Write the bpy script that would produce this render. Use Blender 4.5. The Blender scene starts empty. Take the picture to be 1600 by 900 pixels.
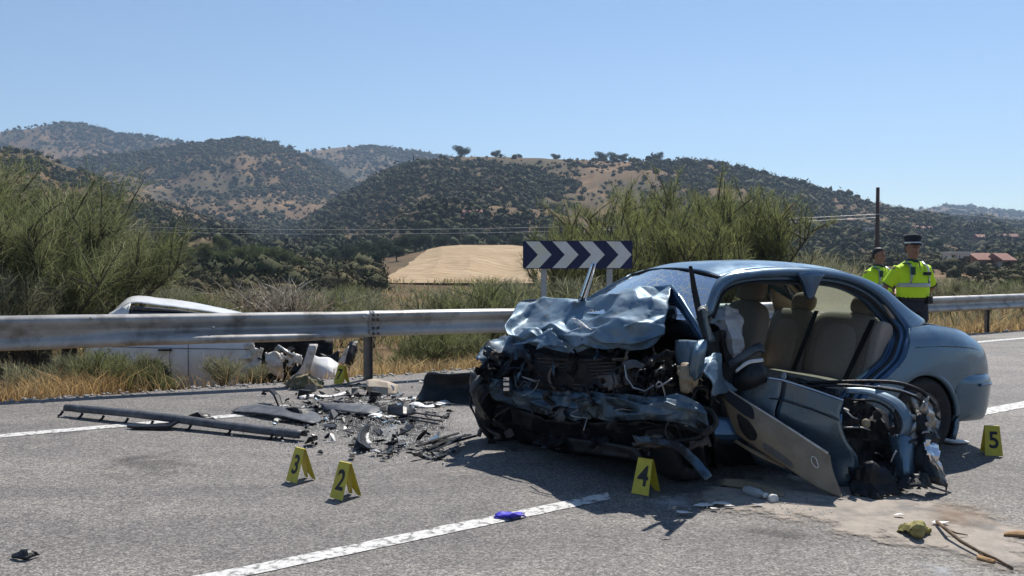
import bpy, bmesh, math, random
import numpy as np
from mathutils import Vector, Matrix, noise
random.seed(7); RNG = np.random.default_rng(7)
scene = bpy.context.scene
COL = scene.collection
R = math.radians

# ------------------------------------------------------------------ camera
FPX, CAMH, YH = 1400.0, 1.5, 408.0            # focal length in photo pixels, eye height, horizon row
TH = math.atan((450 - YH) / FPX)
cd = bpy.data.cameras.new('camera'); cam = bpy.data.objects.new('camera', cd); COL.objects.link(cam)
cd.sensor_width = 36.0; cd.lens = 36.0 * FPX / 1600.0; cd.clip_start = .05; cd.clip_end = 9000
cam.location = (0, 0, CAMH); cam.rotation_euler = (math.pi / 2 - TH, 0, 0)
scene.camera = cam
# ------------------------------------------------------------------ sky + sun
SUNV = Vector((.30, .64, 1.0)).normalized()
EL = math.asin(SUNV.z); AZ = math.atan2(SUNV.x, SUNV.y)
world = bpy.data.worlds.new('World'); scene.world = world; world.use_nodes = True
wn = world.node_tree.nodes; wl = world.node_tree.links
sky = wn.new('ShaderNodeTexSky'); sky.sky_type = 'NISHITA'; sky.sun_disc = False
sky.sun_elevation = EL; sky.sun_rotation = AZ; sky.altitude = 300; sky.air_density = 1.0; sky.dust_density = 0.0; sky.ozone_density = 3.0
wl.new(sky.outputs[0], wn['Background'].inputs[0]); wn['Background'].inputs[1].default_value = .088
sd = bpy.data.lights.new('sun', 'SUN'); sd.energy = 4.8; sd.angle = R(.53); sd.color = (1, .95, .88)
sun = bpy.data.objects.new('sun', sd); COL.objects.link(sun); sun.location = (30, 50, 100)
sun.rotation_euler = SUNV.to_track_quat('Z', 'Y').to_euler()
vs = scene.view_settings; vs.view_transform = 'Standard'; vs.look = 'None'; vs.exposure = 0.42; vs.gamma = 1.0; vs.use_curve_mapping = False
scene.cycles.max_bounces = 8; scene.cycles.transparent_max_bounces = 12
scene.cycles.use_denoising = True

# ------------------------------------------------------------------ helpers
cT, sT = math.cos(TH), math.sin(TH)
CAM = Vector((0, 0, CAMH))
def ray(u, v):
    a = (u - 800) / FPX; b = (450 - v) / FPX
    return Vector((a, cT + b * sT, -sT + b * cT))
def W(u, v, d): return CAM + ray(u, v) * d                    # measured point at distance d
def G(u, v, z=0.0):                                           # measured point on level z
    r = ray(u, v); return CAM + r * ((z - CAMH) / r.z)
# wrecked car frame: x forward from rear axle, y to its left, z up
CO = Vector((2.72, 7.45, .02)); CY = -2.72
CF = Vector((math.cos(CY), math.sin(CY), .04)); CL = Vector((-math.sin(CY), math.cos(CY), 0)); CU = Vector((0, 0, 1))
def C(x, y, z): return CO + CF * x + CL * y + CU * z

def mesh_obj(name, verts, faces, mat, parent=None, smooth=False):
    off = Vector((0, 0, 0))
    p = parent
    while p is not None:
        off += p.location; p = p.parent
    me = bpy.data.meshes.new(name)
    me.from_pydata([tuple(Vector(v) - off) for v in verts], [], faces)
    if smooth:
        me.polygons.foreach_set('use_smooth', [True] * len(me.polygons))
    me.materials.append(M[mat] if isinstance(mat, str) else mat)
    o = bpy.data.objects.new(name, me); COL.objects.link(o)
    if parent is not None: o.parent = parent
    return o
def tag(o, label, cat, group=None):
    o['label'] = label; o['category'] = cat
    if group: o['group'] = group
    return o
def kind(o, k): o['kind'] = k; return o
def thing(name, label, cat, loc, group=None):
    o = bpy.data.objects.new(name, None); COL.objects.link(o); o.location = loc; o.empty_display_size = .2
    return tag(o, label, cat, group)
def np_mesh(name, V, F, mat, parent=None, smooth=False):       # large meshes: V (n,3), F (m,k)
    me = bpy.data.meshes.new(name); n, m, k = len(V), len(F), F.shape[1]
    me.vertices.add(n); me.vertices.foreach_set('co', np.asarray(V, np.float32).ravel())
    me.loops.add(m * k); me.loops.foreach_set('vertex_index', np.asarray(F, np.int32).ravel())
    me.polygons.add(m); me.polygons.foreach_set('loop_start', np.arange(0, m * k, k, dtype=np.int32))
    me.polygons.foreach_set('loop_total', np.full(m, k, np.int32))
    if smooth: me.polygons.foreach_set('use_smooth', np.ones(m, bool))
    me.update(calc_edges=True); me.validate()
    me.materials.append(M[mat] if isinstance(mat, str) else mat)
    o = bpy.data.objects.new(name, me); COL.objects.link(o)
    if parent is not None: o.parent = parent
    return o

class MB:
    """collects simple solids that make ONE part"""
    def __init__(s): s.v = []; s.f = []
    def add(s, vs_, fs):
        b = len(s.v); s.v += [Vector(x) for x in vs_]; s.f += [tuple(i + b for i in f) for f in fs]; return s
    def box(s, c, dx, dy, dz):                                 # half-axis vectors
        c, dx, dy, dz = map(Vector, (c, dx, dy, dz)); vs_ = []
        for k in (-1, 1):
            for j in (-1, 1):
                for i in (-1, 1): vs_.append(c + dx * i + dy * j + dz * k)
        return s.add(vs_, [(0, 2, 3, 1), (4, 5, 7, 6), (0, 1, 5, 4), (2, 6, 7, 3), (0, 4, 6, 2), (1, 3, 7, 5)])
    def tube(s, pts, rad, n=8, flat=1.0, up=(0, 0, 1)):
        pts = [Vector(p) for p in pts]; m = len(pts)
        rs = rad if isinstance(rad, (list, tuple)) else [rad] * m
        vs_ = []
        for i, p in enumerate(pts):
            t = (pts[min(i + 1, m - 1)] - pts[max(i - 1, 0)]).normalized()
            a = t.cross(Vector(up))
            if a.length < 1e-3: a = t.cross(Vector((1, 0, 0)))
            a.normalize(); b = t.cross(a).normalized()
            for k in range(n):
                q = 2 * math.pi * k / n
                vs_.append(p + a * math.cos(q) * rs[i] + b * math.sin(q) * rs[i] * flat)
        fs = [(i * n + k, i * n + (k + 1) % n, (i + 1) * n + (k + 1) % n, (i + 1) * n + k) for i in range(m - 1) for k in range(n)]
        fs += [tuple(range(n - 1, -1, -1)), tuple((m - 1) * n + k for k in range(n))]
        return s.add(vs_, fs)
    def prism(s, poly, ext):                                   # polygon (3d points) extruded by a vector
        n = len(poly); e = Vector(ext); p = [Vector(x) for x in poly]
        return s.add(p + [x + e for x in p], [tuple(range(n - 1, -1, -1)), tuple(range(n, 2 * n))] + [(i, (i + 1) % n, n + (i + 1) % n, n + i) for i in range(n)])
    def ball(s, c, rx, ry=None, rz=None, n=10, m=7):
        ry = ry or rx; rz = rz or rx; c = Vector(c); vs_ = []
        for j in range(1, m):
            t = math.pi * j / m
            for k in range(n):
                q = 2 * math.pi * k / n
                vs_.append(c + Vector((rx * math.sin(t) * math.cos(q), ry * math.sin(t) * math.sin(q), rz * math.cos(t))))
        vs_ += [c + Vector((0, 0, rz)), c - Vector((0, 0, rz))]
        t, b = len(vs_) - 2, len(vs_) - 1
        fs = [(j * n + k, (j + 1) * n + k, (j + 1) * n + (k + 1) % n, j * n + (k + 1) % n) for j in range(m - 2) for k in range(n)]
        fs += [(t, k, (k + 1) % n) for k in range(n)] + [(b, (m - 2) * n + (k + 1) % n, (m - 2) * n + k) for k in range(n)]
        return s.add(vs_, fs)
    def lathe(s, c, axis, prof, n=28):                         # prof: (along axis, radius)
        c = Vector(c); ax = Vector(axis).normalized(); a = ax.orthogonal().normalized(); b = ax.cross(a); vs_ = []
        for h, r in prof:
            for k in range(n):
                q = 2 * math.pi * k / n; vs_.append(c + ax * h + (a * math.cos(q) + b * math.sin(q)) * r)
        m = len(prof)
        return s.add(vs_, [(i * n + k, i * n + (k + 1) % n, (i + 1) * n + (k + 1) % n, (i + 1) * n + k) for i in range(m - 1) for k in range(n)])
    def build(s, name, mat, parent=None, smooth=False): return mesh_obj(name, s.v, s.f, mat, parent, smooth)

def crspline(P, n):                                            # Catmull-Rom along axis 0
    P = np.asarray(P, float); m = len(P)
    if m == 2: return np.array([P[0] + (P[1] - P[0]) * t for t in np.linspace(0, 1, n + 1)])
    Q = np.concatenate([[2 * P[0] - P[1]], P, [2 * P[-1] - P[-2]]]); out = []
    for i in range(m - 1):
        a, b, c, d = Q[i], Q[i + 1], Q[i + 2], Q[i + 3]
        for k in range(n):
            t = k / n
            out.append(.5 * (2 * b + (c - a) * t + (2 * a - 5 * b + 4 * c - d) * t * t + (3 * b - a - 3 * c + d) * t ** 3))
    out.append(P[-1]); return np.array(out)
def crease(p, sc, seed):                                       # sharp folds of bent sheet metal
    q = Vector(p) * sc * .62 + Vector((seed * 7.3, seed * 3.1, seed))
    q += noise.noise_vector(q * .6) * .55
    r = random.Random(seed * 13 + 1); h = 0
    for a in (1.0, .8, .6, .45):
        k = Vector((r.gauss(0, 1), r.gauss(0, 1), r.gauss(0, 1))).normalized() * r.uniform(.5, 1.1) / a
        f = (q.dot(k) + r.random()) % 1.0; h += a * (abs(f - .5) * 2 - .5)
    return h * .55
def linres(P, n):
    P = np.asarray(P, float); return np.concatenate([P[i] + (P[i + 1] - P[i]) * np.arange(n).reshape(-1, *[1] * (P.ndim - 1)) / n for i in range(len(P) - 1)] + [P[-1:]])
def grid_pts(rows, nu, nv, amp=0, sc=5, seed=1, fine=0, lin=False):
    A = np.array([[tuple(p) for p in r] for r in rows], float); fn = linres if lin else crspline
    A = fn(A, nu); A = np.transpose(fn(np.transpose(A, (1, 0, 2)), nv), (1, 0, 2))
    if amp or fine:
        du = np.gradient(A, axis=0); dv = np.gradient(A, axis=1)
        N = np.cross(du, dv); N /= (np.linalg.norm(N, axis=2, keepdims=True) + 1e-9)
        for i in range(A.shape[0]):
            for j in range(A.shape[1]):
                p = A[i, j]
                k = amp * crease(p, sc, seed) + amp * .5 * crease(p, sc * 2.3, seed + 5)
                if fine: k += fine * noise.noise(Vector(p) * 30 + Vector((seed, 0, 0)))
                A[i, j] = p + N[i, j] * k
    return A
def patch(name, rows, mat, parent=None, nu=5, nv=5, thick=.003, amp=0, sc=5, seed=1, fine=0, smooth=True, cut=None, ragged=0, lin=False):
    A = grid_pts(rows, nu, nv, amp, sc, seed, fine, lin); n, m = A.shape[:2]
    V = A.reshape(-1, 3); F = []
    for i in range(n - 1):
        for j in range(m - 1):
            q = (i * m + j, i * m + j + 1, (i + 1) * m + j + 1, (i + 1) * m + j)
            c = V[list(q)].mean(0)
            if cut and cut(c): continue
            if ragged and (i < 1 or j < 1 or i > n - 3 or j > m - 3) and noise.noise(Vector(c) * ragged) > .05: continue
            F.append(q)
    o = mesh_obj(name, V, F, mat, parent, smooth)
    if cut or ragged:
        bm = bmesh.new(); bm.from_mesh(o.data)
        bmesh.ops.delete(bm, geom=[v for v in bm.verts if not v.link_faces], context='VERTS'); bm.to_mesh(o.data); bm.free()
    if amp and smooth: o.data.set_sharp_from_angle(angle=R(17))
    if thick:
        md = o.modifiers.new('thickness', 'SOLIDIFY'); md.thickness = thick; md.offset = 0
    return o
def copy_tree(o, parent=None):
    c = o.copy(); COL.objects.link(c)
    if parent is not None: c.parent = parent
    for ch in [x for x in bpy.data.objects if x.parent == o]: copy_tree(ch, c)
    return c

# ------------------------------------------------------------------ materials
M = {}
def pmat(name, col, col2=None, scale=6, rough=.5, metal=0, bump=0, bscale=60, coat=0, lo=.38, hi=.62, col3=None, scale3=1.5, lo3=.5, hi3=.65, spec=.5, rough2=None, alpha=None, trans=0, detail=5, sss=0):
    m = bpy.data.materials.new(name); m.use_nodes = True; nt = m.node_tree; N = nt.nodes; L = nt.links
    b = N['Principled BSDF']; tc = N.new('ShaderNodeTexCoord')
    b.inputs['Base Color'].default_value = (*col, 1); b.inputs['Roughness'].default_value = rough; b.inputs['Metallic'].default_value = metal
    b.inputs['Coat Weight'].default_value = coat; b.inputs['Coat Roughness'].default_value = .08; b.inputs['Specular IOR Level'].default_value = spec
    b.inputs['Transmission Weight'].default_value = trans
    def nz(sc, lo_, hi_, det=detail):
        t = N.new('ShaderNodeTexNoise'); t.inputs['Scale'].default_value = sc; t.inputs['Detail'].default_value = det; t.inputs['Roughness'].default_value = .62
        L.new(tc.outputs['Object'], t.inputs['Vector'])
        r = N.new('ShaderNodeMapRange'); r.inputs['From Min'].default_value = lo_; r.inputs['From Max'].default_value = hi_
        L.new(t.outputs['Fac'], r.inputs['Value']); return r.outputs[0]
    cur = None
    if col2:
        mx = N.new('ShaderNodeMixRGB'); mx.inputs[1].default_value = (*col, 1); mx.inputs[2].default_value = (*col2, 1)
        fac = nz(scale, lo, hi); L.new(fac, mx.inputs[0]); cur = mx.outputs[0]
        if rough2 is not None:
            rr = N.new('ShaderNodeMapRange'); rr.inputs['To Min'].default_value = rough; rr.inputs['To Max'].default_value = rough2
            L.new(fac, rr.inputs['Value']); L.new(rr.outputs[0], b.inputs['Roughness'])
    if col3:
        m3 = N.new('ShaderNodeMixRGB'); L.new(nz(scale3, lo3, hi3), m3.inputs[0])
        if cur: L.new(cur, m3.inputs[1])
        else: m3.inputs[1].default_value = (*col, 1)
        m3.inputs[2].default_value = (*col3, 1); cur = m3.outputs[0]
    if cur: L.new(cur, b.inputs['Base Color'])
    if bump:
        t = N.new('ShaderNodeTexNoise'); t.inputs['Scale'].default_value = bscale; t.inputs['Detail'].default_value = 4
        L.new(tc.outputs['Object'], t.inputs['Vector'])
        bp = N.new('ShaderNodeBump'); bp.inputs['Strength'].default_value = bump; bp.inputs['Distance'].default_value = .01
        L.new(t.outputs['Fac'], bp.inputs['Height']); L.new(bp.outputs[0], b.inputs['Normal'])
    if alpha is not None: b.inputs['Alpha'].default_value = alpha
    M[name] = m; return m
pmat('paint', (.088, .155, .218), (.11, .178, .238), 3, .22, .55, coat=.5, rough2=.40, col3=(.155, .165, .165), scale3=3.5, lo3=.54, hi3=.76)
pmat('paint_scuffed', (.125, .20, .27), (.21, .27, .32), 7, .52, .4, bump=.05, bscale=30, coat=.0, lo=.45, hi=.7, col3=(.07, .075, .07), scale3=5, lo3=.55, hi3=.70, rough2=.5)
pmat('paint_torn_shaded', (.06, .11, .16), (.17, .21, .23), 8, .45, .4, bump=.15, bscale=22, lo=.5, hi=.62, col3=(.02, .02, .02), scale3=6, lo3=.48, hi3=.6, rough2=.7)  # torn body paint, blue darkened in the colour as if in shade
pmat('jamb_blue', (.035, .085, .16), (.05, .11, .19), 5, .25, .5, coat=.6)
pmat('black_plastic', (.010, .011, .013), (.028, .028, .029), 9, .42, bump=.15, bscale=80, lo=.5, hi=.7, spec=.28)
pmat('engine_dark', (.012, .012, .013), (.05, .045, .04), 14, .6, .2, bump=.3, bscale=40, lo=.5, hi=.72, spec=.2)
pmat('grey_plastic', (.055, .058, .065), (.11, .114, .122), 10, .5, bump=.2, bscale=60, spec=.35)
pmat('rubber', (.014, .014, .015), (.045, .042, .038), 12, .8, bump=.2, bscale=90, lo=.5, hi=.75)
pmat('seal', (.008, .008, .009), rough=.6)
pmat('steel', (.45, .45, .44), (.25, .24, .22), 20, .42, .85, bump=.15, bscale=30)
pmat('dark_steel', (.09, .09, .09), (.16, .12, .09), 18, .5, .7, bump=.3, bscale=30)
pmat('chrome', (.75, .76, .78), rough=.15, metal=1)
pmat('lens', (.75, .8, .82), rough=.08, trans=.7)
pmat('tan_trim', (.27, .215, .14), (.20, .155, .10), 8, .6, bump=.1, bscale=90, lo=.45, hi=.7)
pmat('tan_bumper', (.48, .40, .31), (.36, .29, .21), 9, .6, bump=.1)
pmat('seat_cloth', (.27, .225, .175), (.31, .26, .205), 40, .9, bump=.2, bscale=160)
pmat('seat_cloth_light', (.34, .285, .225), (.38, .32, .26), 40, .9, bump=.2, bscale=160)
pmat('airbag', (.52, .54, .56), (.42, .43, .45), 9, .85, bump=.3, bscale=18)
pmat('trim_grey', (.11, .105, .095), (.14, .13, .12), 20, .8)
pmat('white_paint', (.74, .74, .72), (.62, .61, .57), 5, .33, coat=.4, lo=.5, hi=.75)
pmat('white_plastic', (.72, .71, .68), (.5, .48, .44), 12, .5, lo=.5, hi=.72)
pmat('offwhite_plastic', (.56, .54, .49), (.4, .37, .32), 12, .5, lo=.5, hi=.72)
pmat('dirty_white', (.62, .60, .55), (.38, .34, .27), 9, .5, bump=.2, bscale=30, lo=.45, hi=.65)
pmat('galvanised', (.46, .45, .43), (.36, .35, .335), 3.5, .5, .5, bump=.06, bscale=25, col3=(.15, .135, .115), scale3=3, lo3=.50, hi3=.72)
pmat('post_steel', (.16, .155, .15), (.23, .21, .19), 8, .5, .6)
pmat('sign_blue', (.006, .010, .055), (.008, .014, .07), 5, .4)
pmat('sign_white', (.74, .74, .72), (.66, .65, .60), 4, .4, col3=(.72, .70, .55), scale3=2.5, lo3=.5, hi3=.6)
pmat('sign_post', (.45, .45, .44), (.38, .38, .37), 6, .5, .3)
pmat('marker_yellow', (.60, .50, .035), (.52, .42, .03), 14, .42)
pmat('marker_black', (.008, .008, .008), rough=.5)
pmat('rag_olive', (.15, .135, .03), (.36, .32, .13), 18, .9, bump=.3, bscale=60)
pmat('camo', (.17, .145, .075), (.09, .09, .045), 9, .9, bump=.3, bscale=40, col3=(.30, .24, .15), scale3=12, lo3=.5, hi3=.56)
pmat('glove', (.035, .025, .42), (.05, .04, .5), 20, .5)
pmat('wood', (.10, .065, .04), (.17, .115, .07), 22, .85, bump=.4, bscale=50)
pmat('split_wood', (.42, .26, .12), (.32, .18, .08), 12, .85, bump=.4, bscale=50)
pmat('pole_wood', (.10, .065, .05), (.075, .05, .04), 12, .9)
pmat('wire', (.55, .54, .52), rough=.4, metal=.5)
pmat('hivis', (.60, .86, .015), (.56, .82, .015), 9, .75, bump=.25, bscale=14)
pmat('reflective', (.42, .46, .44), rough=.35, metal=.3)
pmat('navy_cloth', (.010, .013, .024), (.018, .021, .034), 14, .85, bump=.3, bscale=30)
pmat('green_dark', (.012, .05, .03), rough=.7)
pmat('skin', (.30, .155, .10), (.25, .12, .075), 16, .55)
pmat('hair', (.012, .010, .009), rough=.6)
pmat('cap_white', (.75, .75, .74), rough=.6)
pmat('lip', (.20, .075, .06), rough=.5)
# foliage
def vary(nt, src, b, lo, hi):                                    # every leaf or twig a little lighter or darker
    g = nt.nodes.new('ShaderNodeNewGeometry'); r = nt.nodes.new('ShaderNodeMapRange'); r.inputs['To Min'].default_value = lo; r.inputs['To Max'].default_value = hi
    nt.links.new(g.outputs['Random Per Island'], r.inputs['Value']); m = nt.nodes.new('ShaderNodeVectorMath'); m.operation = 'SCALE'
    nt.links.new(src, m.inputs[0]); nt.links.new(r.outputs[0], m.inputs['Scale']); nt.links.new(m.outputs[0], b.inputs['Base Color'])
def leafmat(name, col, col2, sc=3, t=.25):
    m = pmat(name, col, col2, sc, .75, spec=.25, lo=.4, hi=.6)
    nt = m.node_tree; b = nt.nodes['Principled BSDF']; tr = nt.nodes.new('ShaderNodeBsdfTranslucent'); mx = nt.nodes.new('ShaderNodeMixShader')
    src = b.inputs['Base Color'].links[0].from_socket; vary(nt, src, b, .35, 1.75); src = b.inputs['Base Color'].links[0].from_socket; nt.links.new(src, tr.inputs[0]); mx.inputs[0].default_value = t
    nt.links.new(b.outputs[0], mx.inputs[1]); nt.links.new(tr.outputs[0], mx.inputs[2]); nt.links.new(mx.outputs[0], nt.nodes['Material Output'].inputs[0])
leafmat('broom_green', (.155, .178, .072), (.205, .215, .105), 1.6, .4)
leafmat('broom_grey', (.215, .22, .125), (.29, .28, .18), 1.6, .4)
leafmat('broom_yellow', (.225, .24, .085), (.18, .20, .08), 1.6, .4)
leafmat('dead_twig', (.42, .38, .31), (.33, .28, .21), 2.0, .1)
leafmat('dry_grass', (.52, .40, .21), (.42, .30, .14), 1.2, .3)
leafmat('dry_grass_red', (.40, .26, .12), (.48, .34, .16), 1.2, .3)
leafmat('tree_leaf', (.075, .095, .03), (.11, .125, .045), .5)
leafmat('tree_leaf_dark', (.03, .045, .022), (.05, .065, .03), .5, .15)
pmat('scrub_dark', (.038, .044, .021), (.066, .066, .032), .05, .9, spec=.1)
pmat('scrub_olive', (.098, .082, .042), (.07, .066, .032), .05, .9, spec=.1)
for n_ in ('scrub_dark', 'scrub_olive'):
    b_ = M[n_].node_tree.nodes['Principled BSDF']; vary(M[n_].node_tree, b_.inputs['Base Color'].links[0].from_socket, b_, .6, 1.5)
pmat('bark', (.065, .05, .038), (.10, .08, .06), 8, .9, bump=.4, bscale=20)
pmat('house_white', (.70, .67, .60), (.62, .58, .52), .3, .8)
pmat('house_brown', (.20, .11, .08), (.25, .15, .11), .3, .85)
pmat('roof_red', (.20, .085, .06), (.26, .13, .09), .5, .85)
pmat('window_dark', (.02, .022, .025), rough=.2)
pmat('stone', (.42, .40, .36), (.30, .28, .25), 30, .85, bump=.4, bscale=60)
pmat('glass_grit', (.30, .31, .30), (.10, .105, .11), 40, .6)
pmat('line_paint', (.62, .61, .58), (.45, .44, .42), 30, .7, bump=.5, bscale=110, lo=.45, hi=.75, col3=(.19, .182, .172), scale3=19, lo3=.50, hi3=.60)
def glassmat(name, col, rough=.02, mixv=.82):
    m = bpy.data.materials.new(name); m.use_nodes = True; nt = m.node_tree; N = nt.nodes
    t = N.new('ShaderNodeBsdfTransparent'); t.inputs[0].default_value = (*col, 1); g = N.new('ShaderNodeBsdfGlossy'); g.inputs['Roughness'].default_value = rough
    fr = N.new('ShaderNodeFresnel'); fr.inputs[0].default_value = 1.5; mx = N.new('ShaderNodeMixShader')
    nt.links.new(fr.outputs[0], mx.inputs[0]); nt.links.new(t.outputs[0], mx.inputs[1]); nt.links.new(g.outputs[0], mx.inputs[2])
    nt.links.new(mx.outputs[0], N['Material Output'].inputs[0]); M[name] = m; return m
glassmat('glass_tint', (.50, .62, .58))
def crackglass():
    m = glassmat('glass_cracked', (.55, .66, .70), .1); nt = m.node_tree; N = nt.nodes; L = nt.links
    tc = N.new('ShaderNodeTexCoord'); v = N.new('ShaderNodeTexVoronoi'); v.feature = 'DISTANCE_TO_EDGE'; v.inputs['Scale'].default_value = 17
    n = N.new('ShaderNodeTexNoise'); n.inputs['Scale'].default_value = 4.5; n.inputs['Detail'].default_value = 3; L.new(tc.outputs['Object'], n.inputs['Vector']); L.new(tc.outputs['Object'], v.inputs['Vector'])
    th = N.new('ShaderNodeMapRange'); th.inputs['From Min'].default_value = .42; th.inputs['From Max'].default_value = .72; th.inputs['To Min'].default_value = .012; th.inputs['To Max'].default_value = .12
    L.new(n.outputs['Fac'], th.inputs['Value'])
    lt = N.new('ShaderNodeMath'); lt.operation = 'LESS_THAN'; L.new(v.outputs['Distance'], lt.inputs[0]); L.new(th.outputs[0], lt.inputs[1])
    ml = N.new('ShaderNodeMath'); ml.operation = 'MULTIPLY'; ml.inputs[1].default_value = .75; L.new(lt.outputs[0], ml.inputs[0])
    df = N.new('ShaderNodeBsdfDiffuse'); df.inputs[0].default_value = (.62, .72, .76, 1); tl = N.new('ShaderNodeBsdfTranslucent'); tl.inputs[0].default_value = (.62, .72, .76, 1)
    ad = N.new('ShaderNodeMixShader'); L.new(df.outputs[0], ad.inputs[1]); L.new(tl.outputs[0], ad.inputs[2])
    mx = N.new('ShaderNodeMixShader'); old = N['Material Output'].inputs[0].links[0].from_socket
    L.new(ml.outputs[0], mx.inputs[0]); L.new(old, mx.inputs[1]); L.new(ad.outputs[0], mx.inputs[2]); L.new(mx.outputs[0], N['Material Output'].inputs[0])
crackglass()
def asphalt():
    m = bpy.data.materials.new('asphalt'); m.use_nodes = True; nt = m.node_tree; N = nt.nodes; L = nt.links; b = N['Principled BSDF']; tc = N.new('ShaderNodeTexCoord')
    def tex(kind_, sc, **k):
        t = N.new(kind_); t.inputs['Scale'].default_value = sc
        for a, q in k.items(): t.inputs[a].default_value = q
        L.new(tc.outputs['Object'], t.inputs['Vector']); return t
    v = tex('ShaderNodeTexVoronoi', 92); sep = N.new('ShaderNodeSeparateColor'); L.new(v.outputs['Color'], sep.inputs[0])
    r = N.new('ShaderNodeValToRGB'); L.new(sep.outputs[0], r.inputs[0]); e = r.color_ramp.elements
    e[0].color = (.070, .067, .064, 1); e[1].color = (.32, .30, .275, 1); e[1].position = 1
    x = e.new(.30); x.color = (.130, .122, .115, 1); x = e.new(.72); x.color = (.215, .20, .182, 1)
    def mul(cur, fac, c0, c1):
        rr = N.new('ShaderNodeMixRGB'); rr.inputs[1].default_value = (*c0, 1); rr.inputs[2].default_value = (*c1, 1); L.new(fac, rr.inputs[0])
        mm = N.new('ShaderNodeMixRGB'); mm.blend_type = 'MULTIPLY'; mm.inputs[0].default_value = 1; L.new(cur, mm.inputs[1]); L.new(rr.outputs[0], mm.inputs[2]); return mm.outputs[0]
    def rng(s, a, c):
        q = N.new('ShaderNodeMapRange'); q.inputs['From Min'].default_value = a; q.inputs['From Max'].default_value = c; L.new(s, q.inputs['Value']); return q.outputs[0]
    n1 = tex('ShaderNodeTexNoise', .55, Detail=6.0, Roughness=.6); n2 = tex('ShaderNodeTexNoise', 3.2, Detail=8.0, Roughness=.7); n3 = tex('ShaderNodeTexNoise', 22, Detail=3.0)
    cur = mul(r.outputs[0], rng(n1.outputs['Fac'], .35, .65), (.84, .84, .86), (1.12, 1.10, 1.07))
    cur = mul(cur, rng(n2.outputs['Fac'], .35, .62), (.86, .86, .87), (1.08, 1.08, 1.07))
    cur = mul(cur, rng(n3.outputs['Fac'], .3, .7), (.85, .85, .85), (1.12, 1.12, 1.12))
    n4 = tex('ShaderNodeTexNoise', 1.1, Detail=7.0, Roughness=.65); cur = mul(cur, rng(n4.outputs['Fac'], .60, .70), (1, 1, 1), (.62, .63, .66))
    mp = N.new('ShaderNodeMapping'); mp.inputs['Rotation'].default_value = (0, 0, -R(31)); mp.inputs['Scale'].default_value = (.10, 1.3, 1); L.new(tc.outputs['Object'], mp.inputs['Vector'])
    n5 = N.new('ShaderNodeTexNoise'); n5.inputs['Scale'].default_value = 1.0; n5.inputs['Detail'].default_value = 5; L.new(mp.outputs[0], n5.inputs['Vector'])
    cur = mul(cur, rng(n5.outputs['Fac'], .40, .62), (.80, .80, .81), (1.08, 1.07, 1.05))       # wheel-track polish along the lane
    mc = N.new('ShaderNodeTexVoronoi'); mc.feature = 'DISTANCE_TO_EDGE'; mc.inputs['Scale'].default_value = .42; wv = N.new('ShaderNodeVectorMath'); wv.operation = 'ADD'; sc_ = N.new('ShaderNodeVectorMath'); sc_.operation = 'SCALE'; sc_.inputs['Scale'].default_value = .9
    L.new(n2.outputs['Color'], sc_.inputs[0]); L.new(tc.outputs['Object'], wv.inputs[0]); L.new(sc_.outputs[0], wv.inputs[1]); L.new(wv.outputs[0], mc.inputs['Vector'])
    cur = mul(cur, rng(mc.outputs['Distance'], 0, .0055), (.55, .55, .55), (1, 1, 1))               # hairline cracks
    L.new(cur, b.inputs['Base Color']); b.inputs['Roughness'].default_value = .78
    bp = N.new('ShaderNodeBump'); bp.inputs['Strength'].default_value = .6; bp.inputs['Distance'].default_value = .006; L.new(v.outputs['Distance'], bp.inputs['Height']); bp.invert = True
    L.new(bp.outputs[0], b.inputs['Normal']); M['asphalt'] = m
asphalt()
def patchy(name, cols, sc, rough=.95, bump=.5, bsc=40, edge=None, amax=1.0):
    """ground stuff of several colours; edge: (scale, lo, hi) makes ragged holes"""
    m = pmat(name, cols[0], cols[1], sc, rough, bump=bump, bscale=bsc, col3=cols[2] if len(cols) > 2 else None, scale3=sc * .35, spec=.2)
    if edge:
        nt = m.node_tree; N = nt.nodes; L = nt.links; tc = N.new('ShaderNodeTexCoord')
        at = N.new('ShaderNodeAttribute'); at.attribute_name = 'edge'
        n = N.new('ShaderNodeTexNoise'); n.inputs['Scale'].default_value = edge; n.inputs['Detail'].default_value = 8; n.inputs['Roughness'].default_value = .7; L.new(tc.outputs['Object'], n.inputs['Vector'])
        ad = N.new('ShaderNodeMath'); ad.operation = 'SUBTRACT'; L.new(at.outputs['Fac'], ad.inputs[0]); L.new(n.outputs['Fac'], ad.inputs[1])
        r = N.new('ShaderNodeMapRange'); r.inputs['From Min'].default_value = -.06; r.inputs['From Max'].default_value = .10 if amax == 1 else .3; r.inputs['To Max'].default_value = amax; L.new(ad.outputs[0], r.inputs['Value'])
        L.new(r.outputs[0], N['Principled BSDF'].inputs['Alpha'])
    return m
patchy('sand', [(.385, .335, .285), (.31, .275, .235), (.22, .205, .185)], 11, edge=6.0, bump=.8, bsc=70)
patchy('oil_stain', [(.035, .035, .036), (.06, .058, .055)], 5, rough=.6, edge=4.0, bump=.2, amax=.55)
patchy('rust_stain', [(.20, .105, .05), (.26, .16, .09)], 9, edge=7.0, amax=.4)
patchy('white_dust', [(.52, .53, .54), (.40, .41, .42)], 9, edge=9.0, amax=.55)
def hillmat():
    m = pmat('hill_soil', (.165, .105, .058), (.085, .070, .040), .012, .95, col3=(.26, .165, .088), scale3=.028, lo3=.55, hi3=.68, spec=.1, lo=.40, hi=.60, detail=9)
hillmat()
pmat('field_straw', (.37, .27, .165), (.43, .325, .205), .09, .95, spec=.1, detail=8, col3=(.33, .235, .13), scale3=.3)
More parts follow.
